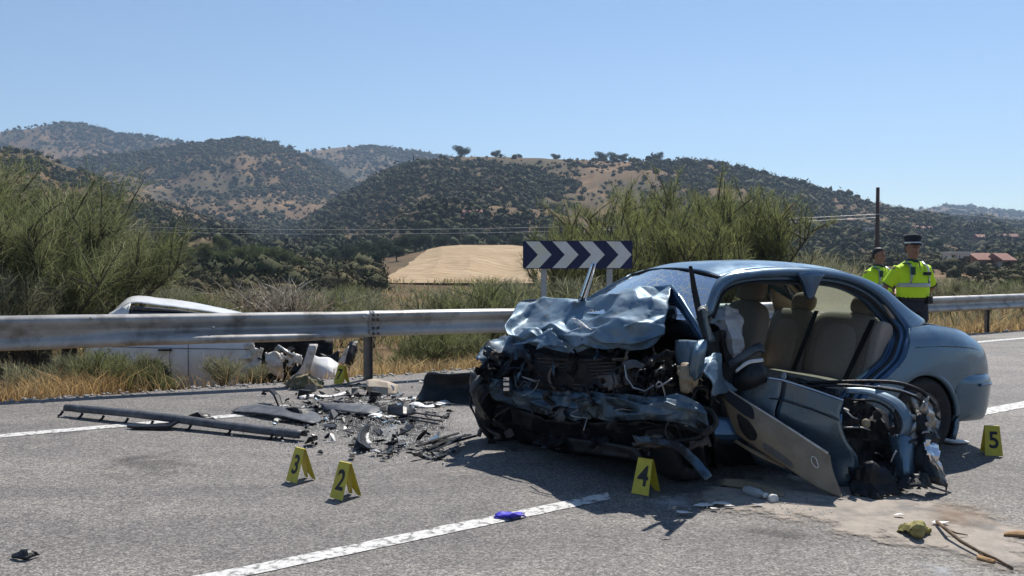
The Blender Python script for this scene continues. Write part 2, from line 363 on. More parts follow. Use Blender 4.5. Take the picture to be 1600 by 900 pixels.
def stubble_rows():
    nt = M['field_straw'].node_tree; b = nt.nodes['Principled BSDF']; src = b.inputs['Base Color'].links[0].from_socket; tc = nt.nodes.new('ShaderNodeTexCoord'); w = nt.nodes.new('ShaderNodeTexWave'); w.bands_direction = 'DIAGONAL'
    w.inputs['Scale'].default_value = .16; w.inputs['Distortion'].default_value = 5; w.inputs['Detail'].default_value = 3; nt.links.new(tc.outputs['Object'], w.inputs['Vector'])
    r = nt.nodes.new('ShaderNodeMapRange'); r.inputs['To Min'].default_value = .86; r.inputs['To Max'].default_value = 1.06; nt.links.new(w.outputs['Fac'], r.inputs['Value'])
    m = nt.nodes.new('ShaderNodeVectorMath'); m.operation = 'SCALE'; nt.links.new(src, m.inputs[0]); nt.links.new(r.outputs[0], m.inputs['Scale']); nt.links.new(m.outputs[0], b.inputs['Base Color'])
stubble_rows()
pmat('verge_soil', (.36, .25, .13), (.26, .17, .09), 1.2, .95, bump=.6, bscale=20, spec=.1)

# ------------------------------------------------------------------ terrain
def edist(x, y): return ((y - 12.67) - .595 * x) / 1.1636        # distance beyond the pavement edge
def tab(xs): return np.array([(a - 800) / FPX for a, _ in xs]), np.array([(YH - b) / FPX for _, b in xs])
HILLS = [  # name, foot depth, ridge depth, profile
 ('far', 700, 1450, [(-900, 260), (-200, 222), (0, 206), (60, 195), (100, 191), (145, 197), (185, 209), (240, 213), (300, 223), (360, 236), (430, 240), (480, 234), (520, 231), (580, 229), (630, 233), (690, 243), (780, 255), (900, 275), (1100, 320), (1400, 372), (2400, 380)]),
 ('knoll', 480, 980, [(-900, 300), (0, 262), (150, 246), (230, 236), (290, 226), (340, 217), (385, 212), (425, 219), (460, 234), (510, 258), (560, 290), (640, 330), (800, 385), (1000, 400), (2400, 400)]),
 ('west', 130, 430, [(-900, 240), (-200, 215), (0, 228), (60, 238), (120, 262), (200, 298), (300, 330), (400, 362), (480, 388), (560, 402), (700, 406), (2400, 406)]),
 ('plateau', 190, 560, [(-900, 406), (360, 406), (420, 388), (480, 345), (540, 306), (600, 272), (650, 253), (690, 246), (740, 245), (800, 248), (900, 250), (1000, 248), (1080, 251), (1140, 263), (1200, 278), (1260, 294), (1320, 307), (1400, 326), (1480, 343), (1560, 357), (1700, 372), (2400, 380)]),
 ('east', 300, 900, [(-900, 406), (1000, 406), (1200, 372), (1330, 340), (1400, 331), (1450, 332), (1520, 338), (1600, 345), (1750, 352), (2400, 350)]),
 ('east_far', 900, 1900, [(-900, 406), (1100, 400), (1300, 350), (1380, 332), (1430, 325), (1475, 320), (1520, 322), (1560, 326), (1600, 331), (1700, 338), (2400, 345)]),
 ('field', 85, 190, [(-900, 408), (560, 408), (610, 402), (650, 394), (690, 385), (720, 383), (800, 384), (850, 389), (900, 399), (960, 408), (2400, 408)]),
]
HT = [(n, F, D, *tab(p)) for n, F, D, p in HILLS]
PERM = RNG.random((256, 256))
def vnoise(x, y):                                               # smooth value noise, vectorised
    xi = np.floor(x).astype(int); yi = np.floor(y).astype(int); fx = x - xi; fy = y - yi
    fx = fx * fx * (3 - 2 * fx); fy = fy * fy * (3 - 2 * fy)
    g = lambda a, b: PERM[a & 255, b & 255]
    return (g(xi, yi) * (1 - fx) + g(xi + 1, yi) * fx) * (1 - fy) + (g(xi, yi + 1) * (1 - fx) + g(xi + 1, yi + 1) * fx) * fy
def fbm(x, y, o=4):
    s = 0; a = .5
    for k in range(o): s = s + a * vnoise(x * 2 ** k + 17 * k, y * 2 ** k + 31 * k); a *= .5
    return s
def ss(t): t = np.clip(t, 0, 1); return t * t * (3 - 2 * t)
def terrain(x, y):
    x = np.asarray(x, float); y = np.asarray(y, float); e = edist(x, y)
    r = np.hypot(x, y); dep = np.where(y > .3 * r, y, r * .3 + .7 * np.abs(y)); dep = np.maximum(dep, 1.); u = np.clip(x / dep, -1.2, 1.14)
    z = -.03 - .33 * ss(e / 2.2) - .9 * ss((e - 3) / 22) + .06 * (fbm(x * .7, y * .7) - .5) * ss(e / 1.5) * 2 + .5 * (fbm(x * .06, y * .06) - .5) * ss((e - 6) / 20) + 1.2 * ss((dep - 60) / 200)
    z = np.where(e < -13.5, -.03 - .2 * ss((-e - 13.5) / 3), z)
    for n, F, D, U, A in HT:
        hk = np.interp(u, U, A) * D                              # ridge height above the eye
        hk = hk * (1 + .0)
        t = np.clip((dep - F) / (D - F), 0, 1)
        lump = (fbm(x * 9 / D, y * 9 / D, 5) - .47)
        gul = (np.abs(fbm(u * 14 + F, dep / D * 1.1, 3) - .45)) * -1.0
        zz = CAMH + (hk + 2.2) * t ** 1.25 - 2.2 + (lump * .055 + gul * .10) * D * t * (1 - t) * 2.4 * np.clip(hk / (D * .06), 0, 1) + lump * .010 * D * t * np.clip(hk / (D * .06), 0, 1)
        fall = np.clip((dep - D) / (.7 * D), 0, 1)
        zz = zz - fall * (hk * .9 + 3)
        z = np.where(dep > F, np.maximum(z, zz), z)
    return z
def tz(x, y): return float(terrain(np.array([x]), np.array([y]))[0])
def hit(u, v, far=2500):                                         # where the sight line meets the terrain
    r = ray(u, v); ts = np.geomspace(14, far, 1500); P = np.array(CAM)[None] + np.array(r)[None] * ts[:, None]
    b = np.nonzero(P[:, 2] < terrain(P[:, 0], P[:, 1]))[0]
    i = b[0] if len(b) else len(ts) - 1
    return Vector(P[i])
def build_ground():
    az = np.concatenate([np.linspace(-math.pi, -.72, 46, endpoint=False), np.linspace(-.72, .72, 520, endpoint=False), np.linspace(.72, math.pi, 46, endpoint=False)])
    rr = np.concatenate([np.linspace(.5, 30, 60, endpoint=False), np.geomspace(30, 2600, 190)])
    Aa, Rr = np.meshgrid(az, rr); X = Rr * np.sin(Aa); Y = Rr * np.cos(Aa); Z = terrain(X, Y)
    n, m = X.shape; V = np.stack([X.ravel(), Y.ravel(), Z.ravel()], 1)
    i, j = np.meshgrid(np.arange(n - 1), np.arange(m), indexing='ij'); j2 = (j + 1) % m
    F = np.stack([i * m + j, i * m + j2, (i + 1) * m + j2, (i + 1) * m + j], -1).reshape(-1, 4)[:, ::-1]
    V = np.vstack([V, [[0, 0, -.03]]])
    o = np_mesh('ground', V, F, 'hill_soil', smooth=True); kind(o, 'structure')
    return o
build_ground()
# golden stubble field on its slope
def build_field():
    us = np.linspace((592 - 800) / FPX, (905 - 800) / FPX, 260); ds = np.linspace(86, 192, 130); V = []; F = []
    for d in ds:
        for u in us: V.append((u * d, d, 0))
    V = np.array(V); V[:, 2] = terrain(V[:, 0], V[:, 1]) + .10
    m = len(us)
    F = np.array([(i * m + j, i * m + j + 1, (i + 1) * m + j + 1, (i + 1) * m + j) for i in range(len(ds) - 1) for j in range(m - 1)])
    c = V[F].mean(1); k = (c[:, 0] / c[:, 1] > ((598 - 800) / FPX + (c[:, 1] - 92) / 100 * 75 / FPX + .012 * (fbm(c[:, 0] * .1, c[:, 1] * .1) - .5)))
    kind(np_mesh('stubble_field', V, F[k], 'field_straw', smooth=True), 'structure')
build_field()

# ------------------------------------------------------------------ road
def Eline(x): return np.interp(x, [-30, -2.5, 9, 16], [-2.1, -2.08, -1.05, -.9])
def Cline(x): return np.interp(x, [-8, -1.31, .585, 4.68, 12], [-6.9, -6.55, -6.33, -5.67, -5.0])
def e2y(x, e): return e * 1.1636 + 12.67 + .595 * x
def strip(name, fa, fb, x0, x1, z, mat, n=200, parent=None, m=1):
    xs = np.linspace(x0, x1, n); V = []; F = []
    for x in xs:
        a, b = fa(x), fb(x)
        for k in range(m + 1):
            # walk across the road square to its edge
            e = a + (b - a) * k / m; V.append((x - .511 * 0, e2y(x, e), z))
    q = m + 1
    F = [(i * q + k, (i + 1) * q + k, (i + 1) * q + k + 1, i * q + k + 1) for i in range(n - 1) for k in range(m)]
    return mesh_obj(name, V, F, mat, parent)
road = kind(strip('road', lambda x: -13.6, lambda x: .05 + .12 * noise.noise(Vector((x * 1.7, 0, 0))) + .08 * noise.noise(Vector((x * 6, 3, 0))), -40, 60, 0, 'asphalt', 900), 'structure')
def worn(name, f, w, x0, x1, n):
    o = strip(name, lambda x: f(x) - w / 2 + .012 * noise.noise(Vector((x * 9, 1, 0))), lambda x: f(x) + w / 2 + .012 * noise.noise(Vector((x * 9, 7, 0))), x0, x1, .004, 'line_paint', n)
    return kind(o, 'structure')
worn('edge_line', Eline, .17, -25, 50, 900)
worn('centre_line', Cline, .145, -12, .62, 300); worn('centre_line', Cline, .22, 4.2, 40, 500)
def blob(name, pix, z, mat, soft=.25, res=.05):
    """thin spread on the road: outline measured on the ground, ragged edge in the material"""
    P = np.array([tuple(G(u, v))[:2] for u, v in pix]); lo = P.min(0) - soft; hi = P.max(0) + soft
    nx = max(8, int((hi[0] - lo[0]) / res)); ny = max(8, int((hi[1] - lo[1]) / res))
    X, Y = np.meshgrid(np.linspace(lo[0], hi[0], nx), np.linspace(lo[1], hi[1], ny)); Q = np.stack([X.ravel(), Y.ravel()], 1)
    ins = np.zeros(len(Q), bool); dist = np.full(len(Q), 9.); n = len(P)
    for i in range(n):
        a, b = P[i], P[(i + 1) % n]
        c = ((a[1] > Q[:, 1]) != (b[1] > Q[:, 1])) & (Q[:, 0] < (b[0] - a[0]) * (Q[:, 1] - a[1]) / (b[1] - a[1] + 1e-12) + a[0]); ins ^= c
        t = np.clip(((Q - a) @ (b - a)) / ((b - a) @ (b - a) + 1e-12), 0, 1); dist = np.minimum(dist, np.linalg.norm(Q - a - t[:, None] * (b - a), axis=1))
    s = np.where(ins, dist, -dist); e = np.clip(.48 + s / soft * .5, 0, 1)
    F = np.array([(i * nx + j, i * nx + j + 1, (i + 1) * nx + j + 1, (i + 1) * nx + j) for i in range(ny - 1) for j in range(nx - 1)])
    F = F[(e[F].max(1) > .05)]
    used = np.unique(F); mp = np.full(len(Q), -1); mp[used] = np.arange(len(used))
    V = np.stack([Q[used, 0], Q[used, 1], np.full(len(used), z)], 1)
    o = np_mesh(name, V, mp[F], mat); a = o.data.attributes.new('edge', 'FLOAT', 'POINT'); a.data.foreach_set('value', e[used].astype(np.float32))
    return kind(o, 'stuff')
blob('sand', [(1075, 772), (1130, 745), (1250, 740), (1400, 770), (1500, 790), (1620, 830), (1640, 900), (1560, 893), (1480, 868), (1400, 852), (1330, 838), (1260, 815), (1180, 805), (1110, 800)], .007, 'sand', .5)
blob('oil_stain', [(560, 660), (660, 650), (700, 670), (690, 700), (610, 712), (560, 695)], .006, 'oil_stain', .5)
blob('oil_stain', [(420, 640), (520, 615), (640, 625), (680, 660), (600, 690), (500, 675)], .0064, 'oil_stain', .9)
blob('oil_stain', [(150, 715), (230, 708), (300, 718), (280, 742), (190, 748)], .0062, 'oil_stain', .8)
blob('oil_stain', [(1130, 818), (1250, 832), (1270, 842), (1180, 835)], .009, 'oil_stain', .25)
blob('rust_stain', [(1445, 790), (1530, 792), (1560, 822), (1500, 832), (1440, 815)], .010, 'rust_stain', .35)
blob('white_dust', [(1010, 783), (1075, 772), (1090, 795), (1040, 800)], .0085, 'white_dust', .2)
blob('white_dust', [(1430, 880), (1490, 885), (1520, 905), (1440, 905)], .0085, 'white_dust', .2)
blob('white_dust', [(570, 668), (640, 664), (650, 690), (590, 694)], .0088, 'white_dust', .4)

# ------------------------------------------------------------------ guardrail
def build_rail():
    t = thing('guardrail', 'dented galvanised guardrail along the far edge of the road', 'guardrail', (-1.84, 11.35, 0))
    # stations: x, y, top z, bottom z, lower-hump amount, upper hump
    S = [(-10.5, 7.35, .90, .53, .1, 1), (-7.6, 8.85, .905, .525, .0, 1), (-5.5, 9.75, .905, .520, .0, 1), (-4.45, 10.2, .895, .525, .9, 1), (-3.6, 10.55, .885, .525, 2.5, .85),
         (-2.7, 10.9, .880, .52, 2.5, .8), (-2.1, 11.1, .872, .535, 1.7, .8), (-1.80, 11.22, .878, .545, .6, .9), (-1.5, 11.37, .876, .55, .55, 1), (-.7, 11.8, .868, .54, .55, 1), (.1, 12.22, .857, .53, .7, 1), (2, 13.35, .84, .52, 1, 1), (5, 15.4, .81, .49, 1, 1),
         (8.0, 17.6, .79, .475, 1, 1), (10.1, 19.0, .785, .465, 1, 1), (12.5, 20.6, .78, .46, 1, 1), (16, 23, .78, .46, 1, 1)]
    A = crspline(np.array(S), 8)
    prof = [(-.012, 1.0, 0), (.02, .985, 1), (.068, .93, 1), (.083, .86, 1), (.083, .78, 1), (.070, .71, 1), (.022, .60, .5), (.006, .54, .5), (.006, .46, .5), (.022, .40, 2), (.070, .29, 2), (.083, .22, 2), (.083, .14, 2), (.068, .07, 2), (.02, .015, 2), (-.012, .0, 0)]
    cuts = [0, 56, 104, 128]
    def seg(i0, i1, proud=0, name='rail_beam'):
        rows = []
        for i in range(i0, i1 + 1):
            x, y, zt, zb, lh, uh = A[i]; a = A[max(i - 1, 0)]; b = A[min(i + 1, len(A) - 1)]
            n = Vector((b[1] - a[1], -(b[0] - a[0]), 0)).normalized()       # towards the road
            rows.append([Vector((x, y, zb + (zt - zb) * h)) + n * (o * (uh if k == 1 else (max(lh, .0) + (.6 * (1 - h) * (1 - min(lh, 1)))) if k == 2 else 1) + proud + (0 if k != .5 else .03 * (1 - min(lh, 1)))) for o, h, k in prof])
        V = [p for r in rows for p in r]; m = len(prof)
        F = [(i * m + j, i * m + j + 1, (i + 1) * m + j + 1, (i + 1) * m + j) for i in range(len(rows) - 1) for j in range(m - 1)]
        V2 = []
        for p in V:
            q = p.copy(); k = noise.noise(p * 2.1) * .006 + noise.noise(p * 7) * .0025; q.y += k; V2.append(q)
        o = mesh_obj(name, V2, F, 'galvanised', t, True); md = o.modifiers.new('t', 'SOLIDIFY'); md.thickness = .004; md.offset = -1
        return o
    beams = [seg(a, b) for a, b in zip(cuts[:-1], cuts[1:])]
    for x, y, top in [(-1.84, 11.36, .86), (1.45, 13.15, .82), (4.8, 15.45, .79), (7.6, 17.45, .76), (10.14, 19.15, .77), (13.0, 21.1, .76), (-8.6, 8.45, .86)]:
        mb = MB(); d = Vector((.86, .51, 0)); n = Vector((.51, -.86, 0)); z0 = min(tz(x, y), 0) - .25
        c = Vector((x, y, (z0 + top) / 2)); h = Vector((0, 0, (top - z0) / 2))
        mb.box(c, d * .05, n * .003, h); mb.box(c + d * .05 + n * .028, d * .003, n * .028, h); mb.box(c - d * .05 + n * .028, d * .003, n * .028, h)
        mb.build('post', 'post_steel', t)
    for k, (x, y, z) in enumerate([(-1.84, 11.10, .80), (-1.76, 11.14, .62), (-4.7, 9.98, .86), (-3.5, 10.47, .72)]):
        MB().lathe((x, y, z), (.4, -.9, 0), [(-.02, .018), (.012, .018), (.018, .010), (.02, .0001)], 10).build('bolt', 'steel', t)
    sp = seg(57, 60, .009, 'splice_plate')
    for a_ in (57, 59):
        for hz_ in (.86, .66, .36, .14):
            x, y, zt, zb, lh, uh = A[a_]; MB().lathe((x + .04, y - .085 if hz_ > .5 else y - .07, zb + (zt - zb) * hz_), (.45, -.89, 0), [(-.03, .016), (.012, .016), (.018, .009), (.019, .0001)], 8).build('bolt', 'dark_steel', sp)
    return t
build_rail()

# ------------------------------------------------------------------ chevron sign
def build_sign():
    d = 13.4; t = thing('chevron_sign', 'blue and white chevron curve sign on two posts behind the guardrail', 'road sign', (W(902, 420, d).x, d, 0))
    x0, x1 = W(817, 400, d).x, W(988, 400, d).x; zt, zb = W(900, 376, d).z, W(900, 420, d).z; y = d
    # rounded plate
    r = .035; pts = []
    for cx, cz, a0 in [(x1 - r, zt - r, 0), (x0 + r, zt - r, 90), (x0 + r, zb + r, 180), (x1 - r, zb + r, 270)]:
        for k in range(5): q = R(a0 + k * 22.5); pts.append((cx + r * math.cos(q), y, cz + r * math.sin(q)))
    pl = MB().prism(pts, (0, .025, 0)).build('plate', 'sign_blue', t)
    zm = (zt + zb) / 2; Hh = (zt - zb) / 2 - .012
    for uL in (819, 861, 902, 945):                              # four white arrows
        a = W(uL, 400, d).x + .02; w = .205; tip = .185
        poly = [(a, y - .003, zm + Hh), (a + w, y - .003, zm + Hh), (a + w + tip, y - .003, zm), (a + w, y - .003, zm - Hh), (a, y - .003, zm - Hh), (a + tip, y - .003, zm)]
        poly = [(min(p[0], x1 - .012), p[1], p[2]) for p in poly]
        MB().add(poly, [(0, 5, 2, 1), (5, 4, 3, 2)]).build('chevron', 'sign_white', pl)
    for u in (850, 953):
        x = W(u, 440, d).x; MB().box((x, y + .06, .45), (.042, 0, 0), (0, .03, 0), (0, 0, 1.33)).build('post', 'sign_post', t)
        MB().box((x, y + .0275, zm + .1), (.06, 0, 0), (0, .0025, 0), (0, 0, .02)).build('clamp', 'steel', t)
build_sign()

# ------------------------------------------------------------------ utility pole and its wires
def build_pole():
    d = 70.; x = W(1371, 350, d).x; y = W(1371, 350, d).y; zt = W(1371, 293, d).z; zg = tz(x, y)
    t = thing('utility_pole', 'bare brown wooden utility pole rising behind the officers', 'utility pole', (x, y, zg))
    MB().tube([(x, y, zg - .5), (x, y, (zg + zt) / 2), (x, y, zt)], [.19, .165, .14], 12).build('shaft', 'pole_wood', t, True)
    zb = W(1371, 335, d).z; MB().box((x, y - .17, zb), (.25, 0, 0), (0, .03, 0), (0, 0, .04)).build('bracket', 'steel', t)
    MB().tube([(x + .14, y, W(1371, 320, d).z), (x + .3, y, W(1371, 318, d).z)], .05, 8).build('insulator', 'white_plastic', t)
    def wire(a, b, sag, label, rad=.018):
        pts = []
        for k in range(41):
            q = k / 40; p = a.lerp(b, q); p.z -= 4 * sag * q * (1 - q); pts.append(p)
        tag(MB().tube(pts, rad, 5).build('overhead_wire', 'wire', None), label, 'wire', 'overhead wires')
    wire(Vector((x - .2, y - .18, zb)), W(-250, 330, 95), 1.55, 'upper overhead wire strung across in front of the dark hillside', .017)
    wire(Vector((x - .2, y - .18, zb - .25)), W(-250, 336, 96), 1.65, 'lower overhead wire strung across in front of the dark hillside', .015)
    wire(Vector((x + .25, y, W(1371, 319, d).z)), W(1700, 345, 140), .5, 'thin overhead wire running from the pole toward the far houses', .016)
build_pole()

# ------------------------------------------------------------------ vegetation
def ribbons(P0, P1, P2, w):
    """thin tapering twigs bent through three points; returns V,F (3 tris each as quads+tri -> tris)"""
    n = len(P0); D = P2 - P0; D /= np.linalg.norm(D, axis=1, keepdims=True) + 1e-9
    S = np.cross(D, RNG.normal(size=(n, 3))); S /= np.linalg.norm(S, axis=1, keepdims=True) + 1e-9; S *= w[:, None] * .5
    V = np.stack([P0 - S, P0 + S, P1 - S * .8, P1 + S * .8, P2], 1).reshape(-1, 3); b = np.arange(n)[:, None] * 5
    F = np.concatenate([b + [0, 1, 3], b + [0, 3, 2], b + [2, 3, 4]], 0); return V, F
def broom_mesh(h, rad, n, w, seed, up=.75, n_stem=8, tuft=.32, bare=.25):
    """weeping broom: forked dark stems (mesh A) and a haze of thin green switches (mesh B)"""
    rnd = random.Random(seed); st = MB(); tips = []
    for k in range(n_stem):
        a = rnd.uniform(0, 2 * math.pi); lean = rnd.uniform(.2, 1) * rad
        p0 = Vector((rnd.uniform(-.12, .12) * rad, rnd.uniform(-.12, .12) * rad, -.1)); top = Vector((math.cos(a) * lean, math.sin(a) * lean, h * rnd.uniform(.55, .9) * (1 - .25 * lean / rad)))
        mid = p0.lerp(top, .5) + Vector((rnd.uniform(-.1, .1), rnd.uniform(-.1, .1), .12 * h)); r0 = .030 * h / 2 * rnd.uniform(.7, 1.2)
        st.tube([p0, p0.lerp(mid, .5) + Vector((0, 0, .02)), mid, top], [r0, r0 * .8, r0 * .55, r0 * .2], 5)
        for q in range(15):
            s = rnd.uniform(.25, 1); b = (p0.lerp(mid, s * 2) if s < .5 else mid.lerp(top, s * 2 - 1)); e = b + Vector((rnd.gauss(0, .22) * rad, rnd.gauss(0, .22) * rad, rnd.uniform(.04, .26) * h))
            st.tube([b, b.lerp(e, .5) + Vector((0, 0, .04)), e], [r0 * .4, r0 * .25, r0 * .1], 4); tips += [(b, e)]
        tips += [(mid, top)]
    T0 = np.array([tuple(a) for a, b in tips]); T1 = np.array([tuple(b) for a, b in tips]); i = RNG.integers(0, len(tips), n); s = RNG.random(n)[:, None] ** .7
    P0 = T0[i] + (T1[i] - T0[i]) * s + RNG.normal(size=(n, 3)) * .035 * rad
    out = P0 * [1, 1, 0] / (np.linalg.norm(P0 * [1, 1, 0], axis=1, keepdims=True) + .3 * rad)
    L = tuft * h * RNG.uniform(.3, 1.0, n)[:, None]
    D = out * RNG.uniform(0, .8, n)[:, None] + RNG.normal(size=(n, 3)) * .48 + [0, 0, up]; D /= np.linalg.norm(D, axis=1, keepdims=True)
    P1 = P0 + D * L * .55; P2 = P1 + (D + out * .35 - [0, 0, .22]) * L * .45
    ok = (P0[:, 2] > -.05) & (P2[:, 2] < h * 1.02)
    V, F = ribbons(P0[ok], P1[ok], P2[ok], (w * RNG.uniform(.6, 1.3, n))[ok]); return st, V, F
BROOMS = []
def broom_proto(h, rad, n, w, seed, leaf, **k):
    st, V, F = broom_mesh(h, rad, n, w, seed, **k)
    a = st.build('stems', 'bark', None).data; o = np_mesh('twigs', V, F, leaf); b = o.data
    for ob in [x for x in COL.objects if x.data in (a, b)]: bpy.data.objects.remove(ob)
    return a, b, h, rad
PB = {
 'tall': [broom_proto(3.0, 1.3, 7000, .0075, s, 'broom_green', tuft=.17, n_stem=9) for s in (1, 2)],
 'grey': [broom_proto(2.6, 1.3, 5600, .007, s, 'broom_grey', tuft=.17, n_stem=9) for s in (3, 4)],
 'far': [broom_proto(4.4, 1.5, 5200, .0125, s, 'broom_yellow', up=.9, tuft=.105, n_stem=9) for s in (5, 6, 16)],
 'low': [broom_proto(1.1, .8, 2200, .0075, s, 'broom_grey', up=1.0, n_stem=9, tuft=.30) for s in (7, 8)],
 'lowgreen': [broom_proto(1.1, .9, 2200, .0075, s, 'broom_green', up=1.0, n_stem=9, tuft=.30) for s in (9, 10)],
 'dead': [broom_proto(1.0, .7, 900, .010, 11, 'dead_twig', up=.7, n_stem=12, tuft=.45)],
}
def shrub(k, i, x, y, sc, label, group, name='broom_shrub', rz=None, sz=1, zoff=0.):
    a, b, h, rad = PB[k][i % len(PB[k])]; z = tz(x, y) + zoff
    t = thing(name, label, 'shrub', (x, y, z), group); t.rotation_euler.z = rz if rz is not None else random.uniform(0, 6.28)
    t.scale = (sc, sc, sc * sz)
    for n_, me in (('stems', a), ('twigs', b)):
        o = bpy.data.objects.new(n_, me); COL.objects.link(o); o.parent = t
    return t
def at_px(u, d): p = W(u, 420, d); return p.x, p.y
LB = 'tall wispy green broom bush behind the guardrail, beside the white car'
for u, d, sc, k, i, lab in [(-70, 14.5, 1.15, 'tall', 0, LB), (35, 15.5, 1.22, 'tall', 1, LB), (120, 17.5, 1.18, 'grey', 0, LB), (165, 14.8, .86, 'tall', 1, LB), (60, 13.2, .72, 'grey', 1, LB), (-20, 12.6, .8, 'grey', 0, LB), (5, 20, 1.45, 'grey', 1, LB), (95, 14.0, .95, 'tall', 0, LB)]:
    g_ = 'grey' if k == 'grey' else 'green'
    shrub(k, i, *at_px(u, d), sc * 1.13, lab.replace('green', g_ + '-twigged'), 'tall %s brooms behind the rail near the white car' % g_)
LN = 'small scraggly broom plant growing under the guardrail against the white car'
for u, d, sc, k, i in [(160, 10.95, .62, 'lowgreen', 0), (195, 11.3, .60, 'lowgreen', 1), (115, 10.9, .58, 'low', 1), (350, 11.75, .5, 'low', 0), (392, 11.95, .36, 'low', 0), (238, 11.45, .34, 'lowgreen', 0), (255, 11.5, .30, 'lowgreen', 1), (40, 10.9, .6, 'low', 0)]:
    shrub(k, i, *at_px(u, d), sc, LN, 'small brooms under the guardrail')
LF = 'tall yellow-green broom tree behind the chevron sign'
for u, d, top, i in [(868, 24, 348, 0), (905, 30, 335, 1), (950, 27, 292, 2), (1010, 30, 278, 1), (1070, 27, 274, 2), (1125, 29, 280, 1), (1175, 27, 286, 2), (1205, 26, 296, 0), (1050, 24, 320, 1), (960, 23, 345, 0), (1120, 23, 325, 2)]:
    x, y = at_px(u, d); need = W(u, top, d).z - tz(x, y); shrub('far', i, x, y, need / 4.0, LF, 'broom trees behind the sign', 'broom_tree', sz=1.0)
LM = 'low grey-green broom bush in the scrub beyond the guardrail'
rr_ = random.Random(4)
for u, d, top in [(440, 24, 432), (480, 30, 428), (520, 22, 428), (560, 26, 424), (585, 20, 446), (650, 24, 450), (690, 19, 452), (715, 17.5, 418), (745, 17, 396), (765, 19, 402), (790, 17.5, 424), (810, 22, 410), (840, 19, 415), (380, 28, 430), (330, 26, 432), (280, 30, 425), (235, 22, 418), (250, 36, 418), (410, 38, 425), (540, 40, 424), (1240, 28, 356), (1275, 32, 368), (1310, 30, 384), (1340, 34, 396), (1225, 25, 380), (1480, 32, 418), (1510, 36, 420), (1540, 30, 422), (1575, 34, 418), (1610, 30, 422), (1640, 33, 416), (1450, 36, 420), (870, 20, 405), (900, 18.5, 400), (985, 19.5, 405), (1030, 21, 400), (530, 32, 430), (560, 34, 428), (460, 20, 446), (1260, 40, 380), (1400, 38, 412), (1425, 42, 412), (1370, 40, 405)]:
    x, y = at_px(u, d); need = max(.6, W(u, top, d).z - tz(x, y)); wh = 'in the scrub behind the white car' if u < 480 else 'in the scrub below the golden field' if u < 700 else 'beside the posts of the chevron sign' if u < 990 else 'behind the roof of the wrecked blue car' if u < 1360 else 'behind the guardrail where the officers stand'
    shrub(rr_.choice(['low', 'lowgreen', 'low']), rr_.randint(0, 1), x, y, need / 1.35, 'low grey-green broom bush ' + wh, 'low brooms ' + wh, sz=1)
x, y = at_px(440, 19); shrub('dead', 0, x, y, 1.7, 'pale dry leafless bush in the scrub behind the white car', None, 'dead_bush')
x, y = at_px(215, 14); shrub('dead', 0, x, y, 1.1, 'bleached bare bush beside the tail of the white car', None, 'dead_bush')
for u, d, sc in [(655, 13.6, .75), (700, 13.8, .8), (742, 14.2, .8), (625, 13.4, .5)]:
    shrub('lowgreen', 0, *at_px(u, d), sc, 'short green-yellow broom under the guardrail next to the big dark bumper', 'brooms by the rail post')

def grass(name, n, region, hmin, hmax, w, mat, lean=.35):
    """dry grass blades; region(n) gives x,y"""
    x, y = region(n); z = terrain(x, y) - .02; P0 = np.stack([x, y, z], 1); H_ = RNG.uniform(hmin, hmax, len(x))[:, None] * (.45 + .9 * vnoise(x * 1.3, y * 1.3))[:, None]
    D = np.concatenate([RNG.normal(size=(len(x), 2)) * lean, np.ones((len(x), 1))], 1); D /= np.linalg.norm(D, axis=1, keepdims=True)
    P1 = P0 + D * H_ * .55; D2 = D + np.concatenate([RNG.normal(size=(len(x), 2)) * .5, np.full((len(x), 1), -.25)], 1); P2 = P1 + D2 * H_ * .45
    V, F = ribbons(P0, P1, P2, w * RNG.uniform(.6, 1.4, len(x)) * (1 + np.maximum(y - 14, 0) * .045)); return kind(np_mesh(name, V, F, mat), 'stuff')
def verge(e0, e1, x0, x1, thin=None):
    def f(n):
        x = RNG.uniform(x0, x1, n); e = e0 + (e1 - e0) * RNG.random(n) ** 1.3; y = e * 1.1636 + 12.67 + .595 * x
        k = (vnoise(x * .8 + 9, y * .8) > .22) & (y > 5) & ~((x > -4.75) & (x < -2.15) & (RNG.random(n) < .95))
        return x[k], y[k]
    return f
grass('dry_grass', 26000, verge(.15, 3.5, -8.5, 2.2), .12, .42, .008, 'dry_grass')
grass('dry_grass', 9000, verge(.2, 3.0, -8, -3.4), .15, .5, .008, 'dry_grass_red')
grass('dry_grass', 26000, verge(.45, 4.0, 2, 20), .15, .5, .010, 'dry_grass')
grass('dry_grass', 9000, verge(.5, 3.0, 6, 18), .12, .42, .010, 'dry_grass_red')
def scrubland(n):
    d = 15 + 75 * RNG.random(n) ** 1.2; u = RNG.uniform(-.68, .68, n); x = u * d; y = d; k = (edist(x, y) > 2.5) & (vnoise(x * .35, y * .35) > .42); return x[k], y[k]
grass('dry_grass', 70000, scrubland, .2, .7, .014, 'dry_grass', .3)
grass('green_undergrowth', 26000, scrubland, .3, .95, .016, 'broom_grey', .4)
grass('green_undergrowth', 14000, scrubland, .3, .9, .016, 'broom_green', .4)
# verge soil lip: pale stones along the pavement edge
def stones():
    mb = MB(); rnd = random.Random(3)
    for k in range(900):
        x = rnd.uniform(-9, 14); e = rnd.gauss(.02, .10); y = e2y(x, e); r = rnd.uniform(.006, .026) * (1.3 if rnd.random() < .1 else 1)
        mb.ball((x, y, max(tz(x, y), -.002 if e > .1 else 0) + r * .3), r * rnd.uniform(.8, 1.6), r, r * .6, 5, 4)
    kind(mb.build('verge_gravel', 'stone'), 'stuff')
stones()

